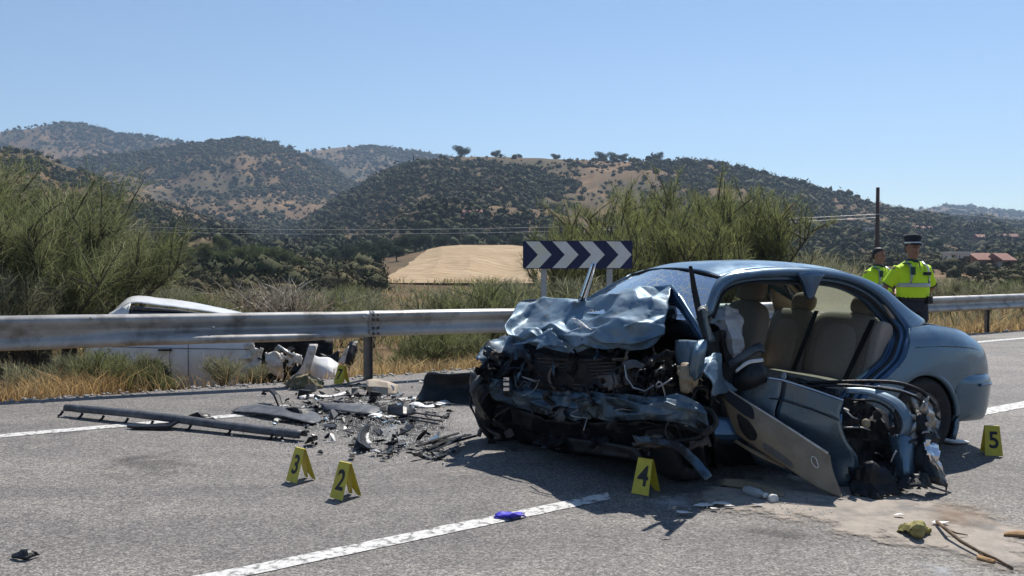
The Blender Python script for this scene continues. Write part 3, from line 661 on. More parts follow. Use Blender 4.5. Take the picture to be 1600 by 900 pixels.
# leafy trees
def leaf_tree(h, rad, n, size, seed, leaf):
    rnd = random.Random(seed); tr = MB()
    tr.tube([(0, 0, -.3), (.05 * h, 0, h * .25), (.02 * h, .03 * h, h * .6)], [.05 * h, .04 * h, .015 * h], 7); cl = []
    for k in range(13):
        a = rnd.uniform(0, 6.28); q = rnd.uniform(.15, .75); c = Vector((math.cos(a) * rad * q, math.sin(a) * rad * q, h * rnd.uniform(.38, .86))); cl.append((c, rad * rnd.uniform(.3, .52)))
        tr.tube([(0, 0, h * .22), Vector((0, 0, h * .35)).lerp(c, .5), c], [.022 * h, .014 * h, .006 * h], 5)
    V = []
    i = RNG.integers(0, len(cl), n); c = np.array([tuple(a) for a, b in cl])[i]; r = np.array([b for a, b in cl])[i]
    D = RNG.normal(size=(n, 3)); D /= np.linalg.norm(D, axis=1, keepdims=True); P = c + D * (r * RNG.uniform(.55, 1.08, n))[:, None] * [1, 1, .8]
    A = RNG.normal(size=(n, 3)); B = RNG.normal(size=(n, 3)); A /= np.linalg.norm(A, axis=1, keepdims=True); B /= np.linalg.norm(B, axis=1, keepdims=True); s = (size * RNG.uniform(.6, 1.5, n))[:, None]
    V = np.stack([P, P + A * s, P + B * s], 1).reshape(-1, 3); F = np.arange(3 * n).reshape(-1, 3)
    a = tr.build('trunk', 'bark').data; o = np_mesh('crown', V, F, leaf); b = o.data
    for ob in [x for x in COL.objects if x.data in (a, b)]: bpy.data.objects.remove(ob)
    return a, b, h
PT = [leaf_tree(5, 3.0, 7000, .15, 21, 'tree_leaf'), leaf_tree(5, 2.7, 7000, .15, 22, 'tree_leaf'), leaf_tree(5, 3.1, 7000, .16, 23, 'tree_leaf_dark'), leaf_tree(7, 2.0, 7000, .15, 24, 'tree_leaf')]
def tree(i, x, y, sc, label, group, name='olive_tree'):
    a, b, h = PT[i]; t = thing(name, label, 'tree', (x, y, tz(x, y)), group); t.rotation_euler.z = random.uniform(0, 6.28); t.scale = (sc, sc, sc)
    for n_, me in (('trunk', a), ('crown', b)):
        o = bpy.data.objects.new(n_, me); COL.objects.link(o); o.parent = t
LT = 'leafy green tree in the valley at the foot of the dark hills'
for u, d, top, i in [(215, 120, 380, 0), (240, 125, 372, 1), (262, 120, 366, 0), (300, 135, 388, 1), (325, 120, 382, 0), (350, 130, 368, 3), (372, 120, 386, 1), (395, 128, 384, 0), (420, 120, 386, 1), (445, 130, 392, 0), (465, 118, 402, 1), (285, 112, 396, 0), (345, 108, 394, 1), (400, 106, 398, 0), (490, 125, 408, 2), (190, 110, 388, 2), (230, 104, 396, 1)]:
    x, y = at_px(u, d); need = W(u, top, d).z - tz(x, y); tree(i, x, y, need / (4.9 if i < 3 else 6.6), LT, 'valley trees')
LS = 'dark round evergreen tree at the edge of the golden field'
for u, d, top, i in [(520, 150, 388, 2), (545, 165, 380, 2), (575, 160, 376, 2), (600, 175, 372, 2), (630, 185, 366, 2), (655, 196, 364, 2), (690, 205, 366, 2), (730, 210, 368, 2), (770, 208, 369, 2), (805, 205, 366, 2), (840, 200, 368, 2), (500, 140, 394, 2), (560, 135, 396, 2), (590, 140, 396, 2), (870, 190, 372, 2), (620, 160, 392, 2)]:
    x, y = at_px(u, d); need = max(3., W(u, top, d).z - tz(x, y)); tree(2, x, y, need / 4.9, LS, 'evergreens around the field', 'evergreen_tree')
# lone trees along the plateau skyline
for u, yb, h_px, w_, lab in [(722, 247, 20, 1, 'largest round dark tree standing alone on the hill skyline'), (775, 248, 13, 1, 'second round tree on the skyline, smaller, near the largest one'), (812, 249, 8, .9, 'small bush-like tree on the skyline between the two tree groups'), (868, 250, 10, 1.5, 'wide low tree on the skyline over the bare brown crest'), (940, 250, 13, .8, None), (958, 249, 11, .8, None), (972, 249, 9, .8, None), (1028, 250, 12, 1.4, 'broad tree crowning the skyline at the end of the bare crest')]:
    d = 566.; x, y = at_px(u, d); z = tz(x, y); h = (W(u, yb - h_px, d).z - z); h = max(h, 4.)
    g = None
    if lab is None: lab = 'small tree in the loose row on the hill skyline'; g = 'row of skyline trees'
    tree(2, x, y, h / 4.9, lab, g, 'skyline_tree')

# scrub covering the hills: one uncountable mass per slope
def ico(sub):
    bm = bmesh.new(); bmesh.ops.create_icosphere(bm, subdivisions=sub, radius=1); V = np.array([tuple(v.co) for v in bm.verts]); F = np.array([[v.index for v in f.verts] for f in bm.faces]); bm.free(); return V, F
def scrub(name, n, d0, d1, u0, u1, s0, s1, sub, mat, dens, seed, keep=None):
    rg = np.random.default_rng(seed); d = np.sqrt(rg.uniform(d0 ** 2, d1 ** 2, n)); u = rg.uniform(u0, u1, n); x = u * d; y = d
    k = rg.random(n) < dens(x, y, d, u)
    x, y, d = x[k], y[k], d[k]; z = terrain(x, y); n = len(x); V0, F0 = ico(1); s = rg.uniform(s0, s1, n) * (.6 + .9 * rg.random(n) ** 2)
    J = .78 * (1 + rg.normal(size=(n, len(V0), 1)) * .25); ctr = np.stack([x, y, z + s * .45], 1)
    V = V0[None] * J * s[:, None, None] * np.array([1.1, 1.1, .9]) + ctr[:, None, :]
    F = F0[None] + (np.arange(n) * len(V0))[:, None, None]; V = V.reshape(-1, 3); F = F.reshape(-1, 3)
    K = 26 if sub == 2 else 120 if sub == 3 else 9; D = rg.normal(size=(n, K, 3)); D[..., 2] = np.abs(D[..., 2]) * .9 - .25; D /= np.linalg.norm(D, axis=2, keepdims=True)
    P = ctr[:, None] + D * (s[:, None] * rg.uniform(.6, 1.15, (n, K)))[..., None] * [1.15, 1.15, .95]; q = (s[:, None] * rg.uniform(.25, .6, (n, K)) * (.42 if sub == 3 else 1))[..., None]
    T_ = np.stack([P, P + rg.normal(size=(n, K, 3)) * q * .7, P + rg.normal(size=(n, K, 3)) * q * .7], 2).reshape(-1, 3); F2 = np.arange(len(T_)).reshape(-1, 3) + len(V)
    return kind(np_mesh(name, np.vstack([V, T_]), np.vstack([F, F2]), mat), 'stuff')
nzd = lambda x, y, s, o=0: fbm(x / s + o, y / s + o, 3)
def d_plateau(x, y, d, u):
    crest = ss((d - 505) / 40) * (u > -.10) * (u < .15)
    return np.clip((nzd(x, y, 55) - .33) * 7, .04, 1) * (1 - .93 * crest)
def d_field(x, y, d, u):
    g = (d < 205) & (u > (590 - 800) / FPX) & (u < (905 - 800) / FPX)
    return np.where(g, 0, np.clip((nzd(x, y, 40, 5) - .36) * 7, .03, 1))
scrub('hillside_scrub', 21000, 205, 585, -.33, .60, .9, 2.0, 2, 'scrub_dark', lambda x, y, d, u: d_plateau(x, y, d, u), 1)
scrub('hillside_scrub', 9000, 205, 585, -.33, .65, .6, 1.5, 1, 'scrub_olive', lambda x, y, d, u: np.clip((nzd(x, y, 70, 3) - .38) * 5, .1, 1), 2)
scrub('hillside_scrub', 10500, 120, 440, -.98, -.22, .7, 1.8, 2, 'scrub_dark', lambda x, y, d, u: np.clip((nzd(x, y, 40, 8) - .38) * 7, .05, 1), 3)
scrub('hillside_scrub', 4500, 120, 440, -.98, -.2, .7, 1.5, 1, 'scrub_olive', lambda x, y, d, u: np.clip((nzd(x, y, 50, 2) - .36) * 5, .1, 1), 4)
scrub('mountain_scrub', 24000, 480, 1000, -.85, -.1, 1.0, 2.6, 1, 'scrub_dark', lambda x, y, d, u: np.clip((nzd(x, y, 110, 4) - .36) * 6, .08, 1), 5)
scrub('mountain_scrub', 14000, 480, 1000, -.85, -.1, .9, 2.2, 1, 'scrub_olive', lambda x, y, d, u: np.clip((nzd(x, y, 140, 1) - .34) * 5, .15, 1), 6)
scrub('mountain_scrub', 26000, 850, 1480, -.68, .06, 1.4, 3.4, 1, 'scrub_dark', lambda x, y, d, u: np.clip((nzd(x, y, 160, 6) - .34) * 6, .12, 1), 7)
scrub('mountain_scrub', 9000, 300, 950, .26, .9, 1.4, 3.0, 1, 'scrub_dark', lambda x, y, d, u: np.clip((nzd(x, y, 70, 9) - .36) * 6, .10, 1), 8)
scrub('mountain_scrub', 5000, 300, 950, .26, .9, 1.0, 2.2, 1, 'scrub_olive', lambda x, y, d, u: np.clip((nzd(x, y, 70, 11) - .36) * 6, .15, 1), 9)
scrub('mountain_scrub', 5000, 1200, 1950, .3, .72, 2.6, 5.0, 1, 'scrub_dark', lambda x, y, d, u: np.clip((nzd(x, y, 200, 12) - .34) * 6, .15, 1), 10)
scrub('valley_scrub', 3600, 55, 210, -.6, .62, .5, 1.2, 3, 'scrub_olive', d_field, 11)
scrub('valley_scrub', 2600, 75, 210, -.6, .62, .6, 1.5, 3, 'scrub_dark', d_field, 12)

# ------------------------------------------------------------------ houses on the far slope
def house(name, label, u0, u1, vt, vb, wall, roof, group=None, gable=True):
    p = hit((u0 + u1) / 2, vb); d = p.y; w = (u1 - u0) / FPX * d; h = max((vb - vt) / FPX * d, 2.6); dep = max(w * .6, 5)
    z0 = tz(p.x, p.y + dep) - 1.0; z0 = min(z0, p.z); t = thing(name, label, 'house', (p.x, p.y, z0), group)
    hw = h * (.62 if gable else .95); zw = p.z + hw; c = Vector((p.x, p.y + dep / 2, (z0 - 1 + zw) / 2))
    wl_ = MB().box(c, (w / 2, 0, 0), (0, dep / 2, 0), (0, 0, (zw - z0 + 1) / 2)).build('wall', wall, t)
    if gable:
        o = .4; x0, x1, y0, y1, ym = p.x - w / 2 - o, p.x + w / 2 + o, p.y - o, p.y + dep + o, p.y + dep / 2; zr = p.z + h
        MB().add([(x0, y0, zw - .05), (x1, y0, zw - .05), (x1, ym, zr), (x0, ym, zr), (x0, y1, zw - .05), (x1, y1, zw - .05), (x0, y0, zw - .25), (x1, y0, zw - .25), (x1, y1, zw - .25), (x0, y1, zw - .25)],
                 [(0, 1, 2, 3), (3, 2, 5, 4), (0, 3, 4, 9, 6), (1, 7, 8, 5, 2), (6, 7, 1, 0), (9, 4, 5, 8), (6, 9, 8, 7)]).build('roof', roof, t)
    else:
        MB().box((p.x, p.y + dep / 2, zw + .15), (w / 2 + .2, 0, 0), (0, dep / 2 + .2, 0), (0, 0, .15)).build('roof', roof, t)
    n = max(2, int(w / 4.5))
    for k in range(n):
        x = p.x - w / 2 + w * (k + .5) / n; zc = p.z + hw * .5
        if k == n // 2: MB().box((x, p.y - .02, p.z + min(1.05, hw * .42)), (.5, 0, 0), (0, .06, 0), (0, 0, min(1.05, hw * .42))).build('door', 'wood', t)
        else: MB().box((x, p.y - .02, zc), (.55, 0, 0), (0, .06, 0), (0, 0, min(.55, hw * .28))).build('window', 'window_dark', t)
house('country_house', 'brown house with long red roof, higher on the slope above the officers', 1411, 1438, 352, 363, 'house_brown', 'roof_red')
house('country_house', 'small pale-walled house with red roof next to the brown house above the officers', 1441, 1457, 353, 362, 'house_white', 'roof_red')
house('country_house', 'wide brown house with dark red roof on the far slope by the skyline pines', 1529, 1560, 366, 378, 'house_brown', 'roof_red')
house('country_house', 'brown house with dark red roof, end one of the far pair', 1564, 1592, 365, 377, 'house_brown', 'roof_red')
house('country_house', 'long flat white house high on the far hillside', 1510, 1532, 345, 352, 'house_white', 'house_white', gable=False)
house('country_house', 'tiny white house beside the utility pole on the slope', 1355, 1366, 359, 368, 'house_white', 'house_white', gable=False)
house('country_house', 'dark red-roofed house left of the utility pole below the ridge', 1317, 1334, 340, 350, 'house_brown', 'roof_red')
house('country_house', 'low white house at the valley foot close behind the officers', 1497, 1515, 413, 422, 'house_white', 'house_white', gable=False)
house('country_house', 'low white farm building in the valley with red roof', 1530, 1554, 413, 422, 'house_white', 'roof_red')
house('country_house', 'white gabled house in the valley beside dark cypress trees', 1569, 1583, 414, 423, 'house_white', 'roof_red')
house('country_house', 'small stone farmhouse alone in the middle of the dark hillside', 724, 752, 331, 339, 'tan_bumper', 'roof_red')

# ================================================================== wrecked blue saloon
CAR = thing('wrecked_car', 'wrecked blue saloon with crushed front and doors cut off its side', 'car', (CO.x, CO.y, 0))
def cpatch(name, rows, mat, **k): return patch(name, [[C(*p) for p in r] for r in rows], mat, k.pop('parent', CAR), **k)
def wpatch(name, rows, mat, **k): return patch(name, [[W(*p) for p in r] for r in rows], mat, k.pop('parent', CAR), **k)
def mir(rows): return [[(x, -y, z) for x, y, z in r] for r in rows]
inv = Matrix(((CF.x, CL.x, 0), (CF.y, CL.y, 0), (CF.z, CL.z, 1))).inverted()
def tocar(p): return inv @ (Vector(p) - CO)
# roof
roof_rows = [[(1.66, y, z) for y, z in ((-.57, 1.30), (-.35, 1.345), (0, 1.36), (.35, 1.345), (.57, 1.30))],
             [(1.38, y, z) for y, z in ((-.585, 1.37), (-.35, 1.41), (0, 1.42), (.35, 1.41), (.585, 1.37))],
             [(.93, y, z) for y, z in ((-.60, 1.395), (-.35, 1.435), (0, 1.45), (.35, 1.435), (.60, 1.395))],
             [(.50, y, z) for y, z in ((-.595, 1.37), (-.35, 1.415), (0, 1.43), (.35, 1.415), (.595, 1.37))],
             [(.16, y, z) for y, z in ((-.57, 1.29), (-.35, 1.34), (0, 1.36), (.35, 1.34), (.57, 1.29))]]
roof_ = cpatch('roof', roof_rows, 'paint', nu=8, nv=7, thick=.004)
cpatch('headliner', [[(x - .01, y * .98, z - .045) for x, y, z in r] for r in roof_rows], 'trim_grey', nu=5, nv=4, thick=.004, parent=roof_)
# roof side rails, running on into the rear pillars
rail_rows = [[(1.84, .655, 1.07), (1.66, .575, 1.295), (1.38, .588, 1.368), (.93, .603, 1.394), (.50, .598, 1.368), (.16, .573, 1.288), (-.06, .575, 1.16), (-.26, .63, 1.035)],
             [(1.85, .685, 1.07), (1.68, .605, 1.285), (1.38, .622, 1.362), (.93, .637, 1.388), (.50, .632, 1.36), (.17, .615, 1.275), (-.03, .63, 1.15), (-.20, .69, 1.01)],
             [(1.83, .70, 1.05), (1.66, .632, 1.262), (1.38, .648, 1.342), (.93, .66, 1.37), (.52, .656, 1.34), (.21, .645, 1.25), (.03, .665, 1.12), (-.10, .735, .985)],
             [(1.81, .695, 1.04), (1.645, .634, 1.245), (1.38, .65, 1.325), (.93, .662, 1.352), (.54, .660, 1.325), (.25, .655, 1.23), (.09, .685, 1.09), (.04, .765, .965)]]
cpatch('roof_rail', rail_rows, 'paint', nu=3, nv=7, thick=.004)
cpatch('roof_rail', mir(rail_rows), 'paint', nu=3, nv=6, thick=.004)
# rear quarter panels with wheel arch
ARCH = (-.03, .30, .345)
def archcut(c):
    q = tocar(c); return (q.x - ARCH[0]) ** 2 + (q.z - ARCH[1]) ** 2 < ARCH[2] ** 2
q_rows = [[(.05, .765, .968), (-.10, .735, .985), (-.26, .70, .995), (-.55, .675, .965), (-.80, .585, .915), (-.93, .42, .885)],
          [(.09, .80, .92), (-.10, .795, .935), (-.26, .785, .94), (-.55, .745, .915), (-.84, .64, .865), (-.99, .42, .83)],
          [(.12, .83, .85), (-.10, .835, .86), (-.26, .83, .86), (-.55, .80, .845), (-.87, .68, .80), (-1.04, .42, .77)],
          [(.20, .845, .73), (-.06, .855, .74), (-.26, .85, .74), (-.55, .82, .73), (-.89, .70, .70), (-1.06, .42, .68)],
          [(.38, .85, .60), (.10, .865, .61), (-.2, .86, .61), (-.55, .825, .61), (-.90, .70, .60), (-1.06, .42, .60)],
          [(.56, .845, .46), (.34, .86, .46), (.1, .86, .46), (-.40, .83, .48), (-.88, .69, .50), (-1.05, .42, .50)],
          [(.66, .825, .26), (.42, .835, .26), (.1, .83, .26), (-.38, .81, .30), (-.86, .68, .32), (-1.04, .42, .32)]]
cpatch('quarter_panel', q_rows, 'paint', nu=16, nv=18, thick=.004, cut=archcut)
cpatch('quarter_panel', mir(q_rows), 'paint', nu=7, nv=8, thick=.004, cut=archcut)
mb = MB(); pts = [C(ARCH[0] + .345 * math.cos(a), .845, ARCH[1] + .345 * math.sin(a)) for a in np.linspace(-.35, math.pi + .5, 30)]
mb.tube(pts, .022, 8); mb.build('wheel_arch_lip', 'paint', CAR, True)
A = np.linspace(-.5, math.pi + .5, 18)
cpatch('wheel_well', [[(ARCH[0] + .36 * math.cos(a), y, ARCH[1] + .36 * math.sin(a)) for a in A] for y in (.83, .55)], 'black_plastic', nu=3, nv=2)
MB().add([C(ARCH[0] + .36 * math.cos(a), .56, ARCH[1] + .36 * math.sin(a)) for a in A], [tuple(range(len(A)))]).build('wheel_well', 'black_plastic', CAR)
# boot lid, tail, bumper
lid = cpatch('boot_lid', [[(-.27, y * .695, 1.0 + .025 * (1 - y * y)) for y in (-1, -.5, 0, .5, 1)], [(-.55, y * .672, .968 + .04 * (1 - y * y)) for y in (-1, -.5, 0, .5, 1)],
      [(-.80, y * .582, .918 + .05 * (1 - y * y)) for y in (-1, -.5, 0, .5, 1)], [(-.93 - .06 * (1 - y * y), y * .42, .888 + .035 * (1 - y * y)) for y in (-1, -.5, 0, .5, 1)],
      [(-1.05 - .05 * (1 - y * y), y * .42, .75) for y in (-1, -.5, 0, .5, 1)], [(-1.06 - .05 * (1 - y * y), y * .42, .58) for y in (-1, -.5, 0, .5, 1)]], 'paint', nu=6, nv=5, thick=.004)
def ring(z, o): return [(-.362, .832 + o * .6, z), (-.60, .835 + o, z), (-.80, .775 + o, z), (-.94 - o, .63 + o, z), (-1.06 - o, .35, z), (-1.10 - o, 0, z), (-1.06 - o, -.35, z), (-.94 - o, -.63 - o, z), (-.80, -.775 - o, z), (-.60, -.835 - o, z), (-.385, -.835 - o, z)]
bump = cpatch('rear_bumper', [ring(.62, -.02), ring(.60, .005), ring(.565, .018), ring(.52, .020), ring(.44, .012), ring(.36, 0), ring(.27, -.03), ring(.255, -.07)], 'paint', nu=3, nv=5, thick=.004)
cpatch('rubbing_strip', [[(x, y * 1.018, z) for x, y, z in ring(.555, .012)[1:5]], [(x, y * 1.018, z) for x, y, z in ring(.535, .016)[1:5]]], 'jamb_blue', nu=2, nv=6, thick=.012, parent=bump)
# black line between boot lid edge and wing
MB().tube([C(*p) for p in crspline(np.array([(.06, .838, .835), (-.26, .838, .842), (-.55, .808, .828), (-.87, .688, .785), (-1.02, .48, .757)]), 5)], .0035, 5).build('panel_gap', 'seal', CAR)
# aperture frame of the removed doors
AP = crspline(np.array([(1.81, .695, 1.04), (1.645, .634, 1.245), (1.38, .65, 1.325), (.93, .662, 1.352), (.54, .660, 1.325), (.25, .655, 1.23), (.09, .685, 1.09), (.04, .765, .965), (.12, .825, .85), (.20, .84, .73), (.38, .845, .60), (.56, .84, .46), (.66, .82, .28)]), 6)
cen = Vector((.95, 0, .75))
def sweep(prof):
    rows = []
    for o_, dp in prof:
        r = []
        for p in AP:
            n = Vector((cen.x - p[0], 0, cen.z - p[2])).normalized(); r.append((p[0] + n.x * o_, p[1] - dp, p[2] + n.z * o_))
        rows.append(r)
    return rows
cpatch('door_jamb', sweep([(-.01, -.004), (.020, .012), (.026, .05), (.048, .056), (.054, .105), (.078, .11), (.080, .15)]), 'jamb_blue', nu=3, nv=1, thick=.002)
sl = sweep([(.064, .058)])[0]; MB().tube([C(*p) for p in sl], .011, 6).build('door_seal', 'seal', CAR, True)
# cut stub of the centre pillar
cpatch('pillar_stub', [[(1.04, .655, 1.35), (.92, .665, 1.36), (.80, .655, 1.35)], [(.985, .66, 1.27), (.93, .668, 1.27), (.86, .66, 1.27)], [(.955, .665, 1.18), (.935, .67, 1.17), (.905, .665, 1.19)]], 'jamb_blue', nu=5, nv=5, thick=.05)
# right-hand doors, pillar and glass (seen from inside through the open side)
rd = [[(x, -.655 - .10 * 0, z) for x, z in ()]]
for x0, x1 in ((.12, .98), (1.02, 1.95)):
    dr = cpatch('door', [[(x0, -.80, .96), (x1, -.78, .98)], [(x0, -.85, .75), (x1, -.84, .75)], [(x0, -.84, .45), (x1, -.84, .45)], [(x0, -.80, .26), (x1, -.80, .26)]], 'paint', nu=3, nv=3, thick=.004)
    cpatch('door_card', [[(x0, -.745, .97), (x1, -.725, .98)], [(x0, -.74, .75), (x1, -.73, .75)], [(x0, -.76, .30), (x1, -.76, .30)]], 'seat_cloth', nu=3, nv=3, thick=.02, parent=dr)
    cpatch('window', [[(x0 + .02 + (.16 if x0 < .5 else 0), -.67, 1.33 if x0 < .5 else 1.34), (x1 - .02 - (.32 if x0 > 1 else 0), -.665, 1.345 if x0 < .5 else 1.32)], [(x0 + .02, -.775, .97), (x1 - .02, -.765, .98)]], 'glass_tint', nu=3, nv=3, thick=0, parent=dr)
cpatch('centre_pillar', [[(1.06, -.65, 1.36), (.92, -.65, 1.36)], [(1.08, -.72, .97), (.90, -.72, .97)], [(1.10, -.76, .3), (.90, -.76, .3)]], 'trim_grey', nu=4, nv=2, thick=.05)
# glass front and rear
ws = cpatch('windscreen', [[(1.66, -.57, 1.295), (1.70, 0, 1.35), (1.66, .575, 1.29)], [(1.92, -.62, 1.15), (1.98, 0, 1.19), (1.78, .62, 1.15)], [(2.18, -.68, .98), (2.25, 0, 1.0), (1.92, .66, 1.0)]], 'glass_cracked', nu=6, nv=8, thick=0, amp=.012, sc=5)
cpatch('screen_pillar', [[(1.66, -.565, 1.30), (1.92, -.62, 1.155), (2.2, -.69, .97)], [(1.66, -.63, 1.27), (1.92, -.68, 1.12), (2.2, -.75, .94)]], 'paint', nu=2, nv=5, thick=.03)
MB().tube([C(1.655, y, 1.302 + .055 * (1 - (y / .57) ** 2)) for y in np.linspace(-.57, .57, 12)], .009, 6).build('windscreen_seal', 'seal', CAR)
cpatch('rear_window', [[(.17, y * .56, 1.295 + .065 * (1 - y * y)) for y in (-1, 0, 1)], [(-.05, y * .58, 1.155 + .04 * (1 - y * y)) for y in (-1, 0, 1)], [(-.27, y * .63, 1.02 + .02 * (1 - y * y)) for y in (-1, 0, 1)]], 'glass_tint', nu=4, nv=4, thick=0)
# ---- cabin
MB().box(C(.95, 0, .22), CF * 1.25, CL * .78, CU * .03).build('floor_pan', 'engine_dark', CAR)
cpatch('parcel_shelf', [[(.10, -.62, 1.0), (.10, .62, 1.0)], [(-.27, -.62, 1.01), (-.27, .62, 1.01)]], 'seat_cloth_light', nu=3, nv=4, thick=.02)
MB().box(C(.02, 0, .62), CF * .02, CL * .7, CU * .36).build('bulkhead', 'trim_grey', CAR)
for s in (1, -1):
    cpatch('pillar_trim', [[(.22, s * .60, 1.24), (.02, s * .58, 1.14), (-.2, s * .6, 1.03)], [(.12, s * .66, 1.05), (-.02, s * .66, 1.0), (-.2, s * .66, .98)]], 'seat_cloth_light', nu=3, nv=3, thick=.02)
def cushion(name, c, ex, ey, ez, mat, parent, pw=3.2, n=14, m=10, bend=0):
    """rounded upholstered block with half-axes ex, ey, ez"""
    V = []; F = []
    sg = lambda v, p: math.copysign(abs(v) ** (2 / p), v)
    for j in range(m + 1):
        t = -math.pi / 2 + math.pi * j / m
        for k in range(n * 2):
            q = math.pi * k / n; a = sg(math.cos(t), pw) * sg(math.cos(q), pw); b = sg(math.cos(t), pw) * sg(math.sin(q), pw); h = sg(math.sin(t), pw)
            V.append(Vector(c) + Vector(ex) * (a + bend * (b * b)) + Vector(ey) * b + Vector(ez) * h)
    w = n * 2; F = [(j * w + k, j * w + (k + 1) % w, (j + 1) * w + (k + 1) % w, (j + 1) * w + k) for j in range(m) for k in range(w)]
    return mesh_obj(name, V, F, mat, parent, True)
lean = (CU * 1.0 - CF * .28).normalized(); fwd = (CF + CU * .28).normalized()
# rear bench: two back halves, seat, head restraints
for y, hw in ((-.36, .27), (.24, .36)):
    b = cushion('rear_backrest', C(.20, y, .76), fwd * .085, CL * hw, lean * .31, 'seat_cloth', CAR, 4)
    cushion('backrest_panel', C(.275, y, .74), fwd * .03, CL * hw * .62, lean * .25, 'seat_cloth_light', b, 3)
cushion('rear_backrest', C(.24, .64, .72), fwd * .08, CL * .055, lean * .30, 'seat_cloth_light', CAR, 4)
cushion('rear_seat', C(.48, 0, .46), CF * .28, CL * .66, CU * .10, 'seat_cloth', CAR, 4)
for y in (-.30, .38): cushion('head_restraint', C(.10, y, 1.125), fwd * .05, CL * .135, lean * .085, 'seat_cloth', CAR, 2.6)
for a, b in (((.10, -.05, 1.06), (.36, -.12, .52)), ((.10, .55, 1.02), (.42, .50, .50))):
    p0, p1 = C(*a), C(*b); MB().prism([p0 - CL * .024 + CF * .09, p0 + CL * .024 + CF * .09, p1 + CL * .024 + CF * .03, p1 - CL * .024 + CF * .03], fwd * .004).build('seat_belt', 'seal', CAR)
# front passenger seat
SY = -.33; SX = .80
seat = cushion('front_backrest', C(SX - .06, SY, .83), fwd * .085, CL * .265, lean * .30, 'seat_cloth', CAR, 3.4)
cushion('backrest_panel', C(SX + .01, SY, .78), fwd * .035, CL * .16, lean * .22, 'seat_cloth_light', seat, 3)
cushion('front_seat', C(SX + .28, SY, .46), CF * .28, CL * .25, CU * .09, 'seat_cloth', CAR, 3.4)
cushion('head_restraint', C(SX - .17, SY, 1.225), fwd * .06, CL * .165, lean * .115, 'seat_cloth', CAR, 2.8)
# dash, steering airbag
cpatch('dashboard', [[(2.05, -.68, .96), (2.1, 0, .98), (1.85, .6, .98)], [(1.75, -.68, .95), (1.72, 0, .97), (1.66, .58, .95)], [(1.68, -.68, .70), (1.62, 0, .70), (1.6, .58, .70)]], 'black_plastic', nu=4, nv=5, amp=.02, sc=6)
wpatch('airbag', [[(1116, 478, 6.6), (1135, 474, 6.55), (1152, 484, 6.65)], [(1106, 505, 6.55), (1134, 498, 6.40), (1160, 500, 6.6)], [(1116, 532, 6.55), (1142, 528, 6.42), (1160, 530, 6.6)], [(1134, 566, 6.6), (1146, 572, 6.55), (1156, 562, 6.62)]], 'airbag', nu=8, nv=8, amp=.05, sc=6, thick=.004, lin=True)
# rear left wheel, rear right wheel, crushed front wheels
def wheel(c, ax, up_r=.315, w=.20, name='wheel'):
    c = Vector(c); ax = Vector(ax).normalized(); h = w / 2
    ty = MB().lathe(c, ax, [(-h * .8, .20), (-h, .24), (-h, .285), (-h * .72, up_r - .006), (-h * .3, up_r), (h * .3, up_r), (h * .72, up_r - .006), (h, .285), (h, .24), (h * .8, .20)], 40).build(name, 'rubber', CAR, True)
    rm = MB(); rm.lathe(c, ax, [(h * .8, .205), (h * .55, .19), (h * .35, .06), (h * .5, .03), (h * .5, .0005)], 30); a = ax.orthogonal().normalized(); b = ax.cross(a)
    for k in range(7):
        q = 2 * math.pi * k / 7; dv = a * math.cos(q) + b * math.sin(q); tv = ax.cross(dv); rm.box(c + ax * h * .62 + dv * .115, dv * .085, tv * .022, ax * .012)
    rm.build('rim', 'steel', ty, True)
wheel(C(-.03, .745, .30), CL); wheel(C(-.03, -.745, .30), -CL)
wheel(W(800, 640, 7.62), (.35, -.9, .1)); wheel(W(1062, 678, 6.15), (.75, -.62, .18))

# ---- crushed nose (its left side stands nearer, in front of the screen pillar)
def Wn(u, v, d): return W(u, v, d - .72 * float(ss((u - 790) / 230.)) * (1 - .75 * float(ss((u - 1106) / 40.))))
def wpatch(name, rows, mat, **k): return patch(name, [[Wn(*p) for p in r] for r in rows], mat, k.pop('parent', CAR), **k)
rows = [[(813, 470, 7.62), (850, 466, 7.6), (880, 464, 7.55), (918, 470, 7.5), (950, 464, 7.4), (985, 453, 7.3), (1020, 448, 7.2), (1049, 446, 7.08)],
        [(800, 491, 7.30), (830, 494, 7.42), (868, 486, 7.28), (900, 480, 7.38), (935, 479, 7.22), (965, 471, 7.02), (1000, 468, 6.98), (1046, 460, 6.93)],
        [(786, 511, 7.15), (815, 511, 7.22), (850, 502, 7.08), (880, 503, 7.2), (920, 500, 7.02), (950, 494, 6.85), (1000, 490, 6.80), (1043, 483, 6.84)],
        [(795, 523, 7.05), (825, 517, 6.98), (850, 522, 7.06), (890, 519, 6.93), (925, 516, 6.86), (960, 515, 6.74), (1000, 511, 6.68), (1040, 504, 6.76)],
        [(806, 529, 7.02), (835, 531, 6.93), (870, 539, 6.92), (900, 537, 6.83), (930, 532, 6.8), (960, 536, 6.68), (1000, 534, 6.63), (1038, 521, 6.74)],
        [(828, 536, 7.04), (850, 543, 6.97), (893, 549, 6.92), (920, 546, 6.87), (945, 546, 6.82), (965, 546, 6.75), (1005, 548, 6.70), (1031, 532, 6.77)]]
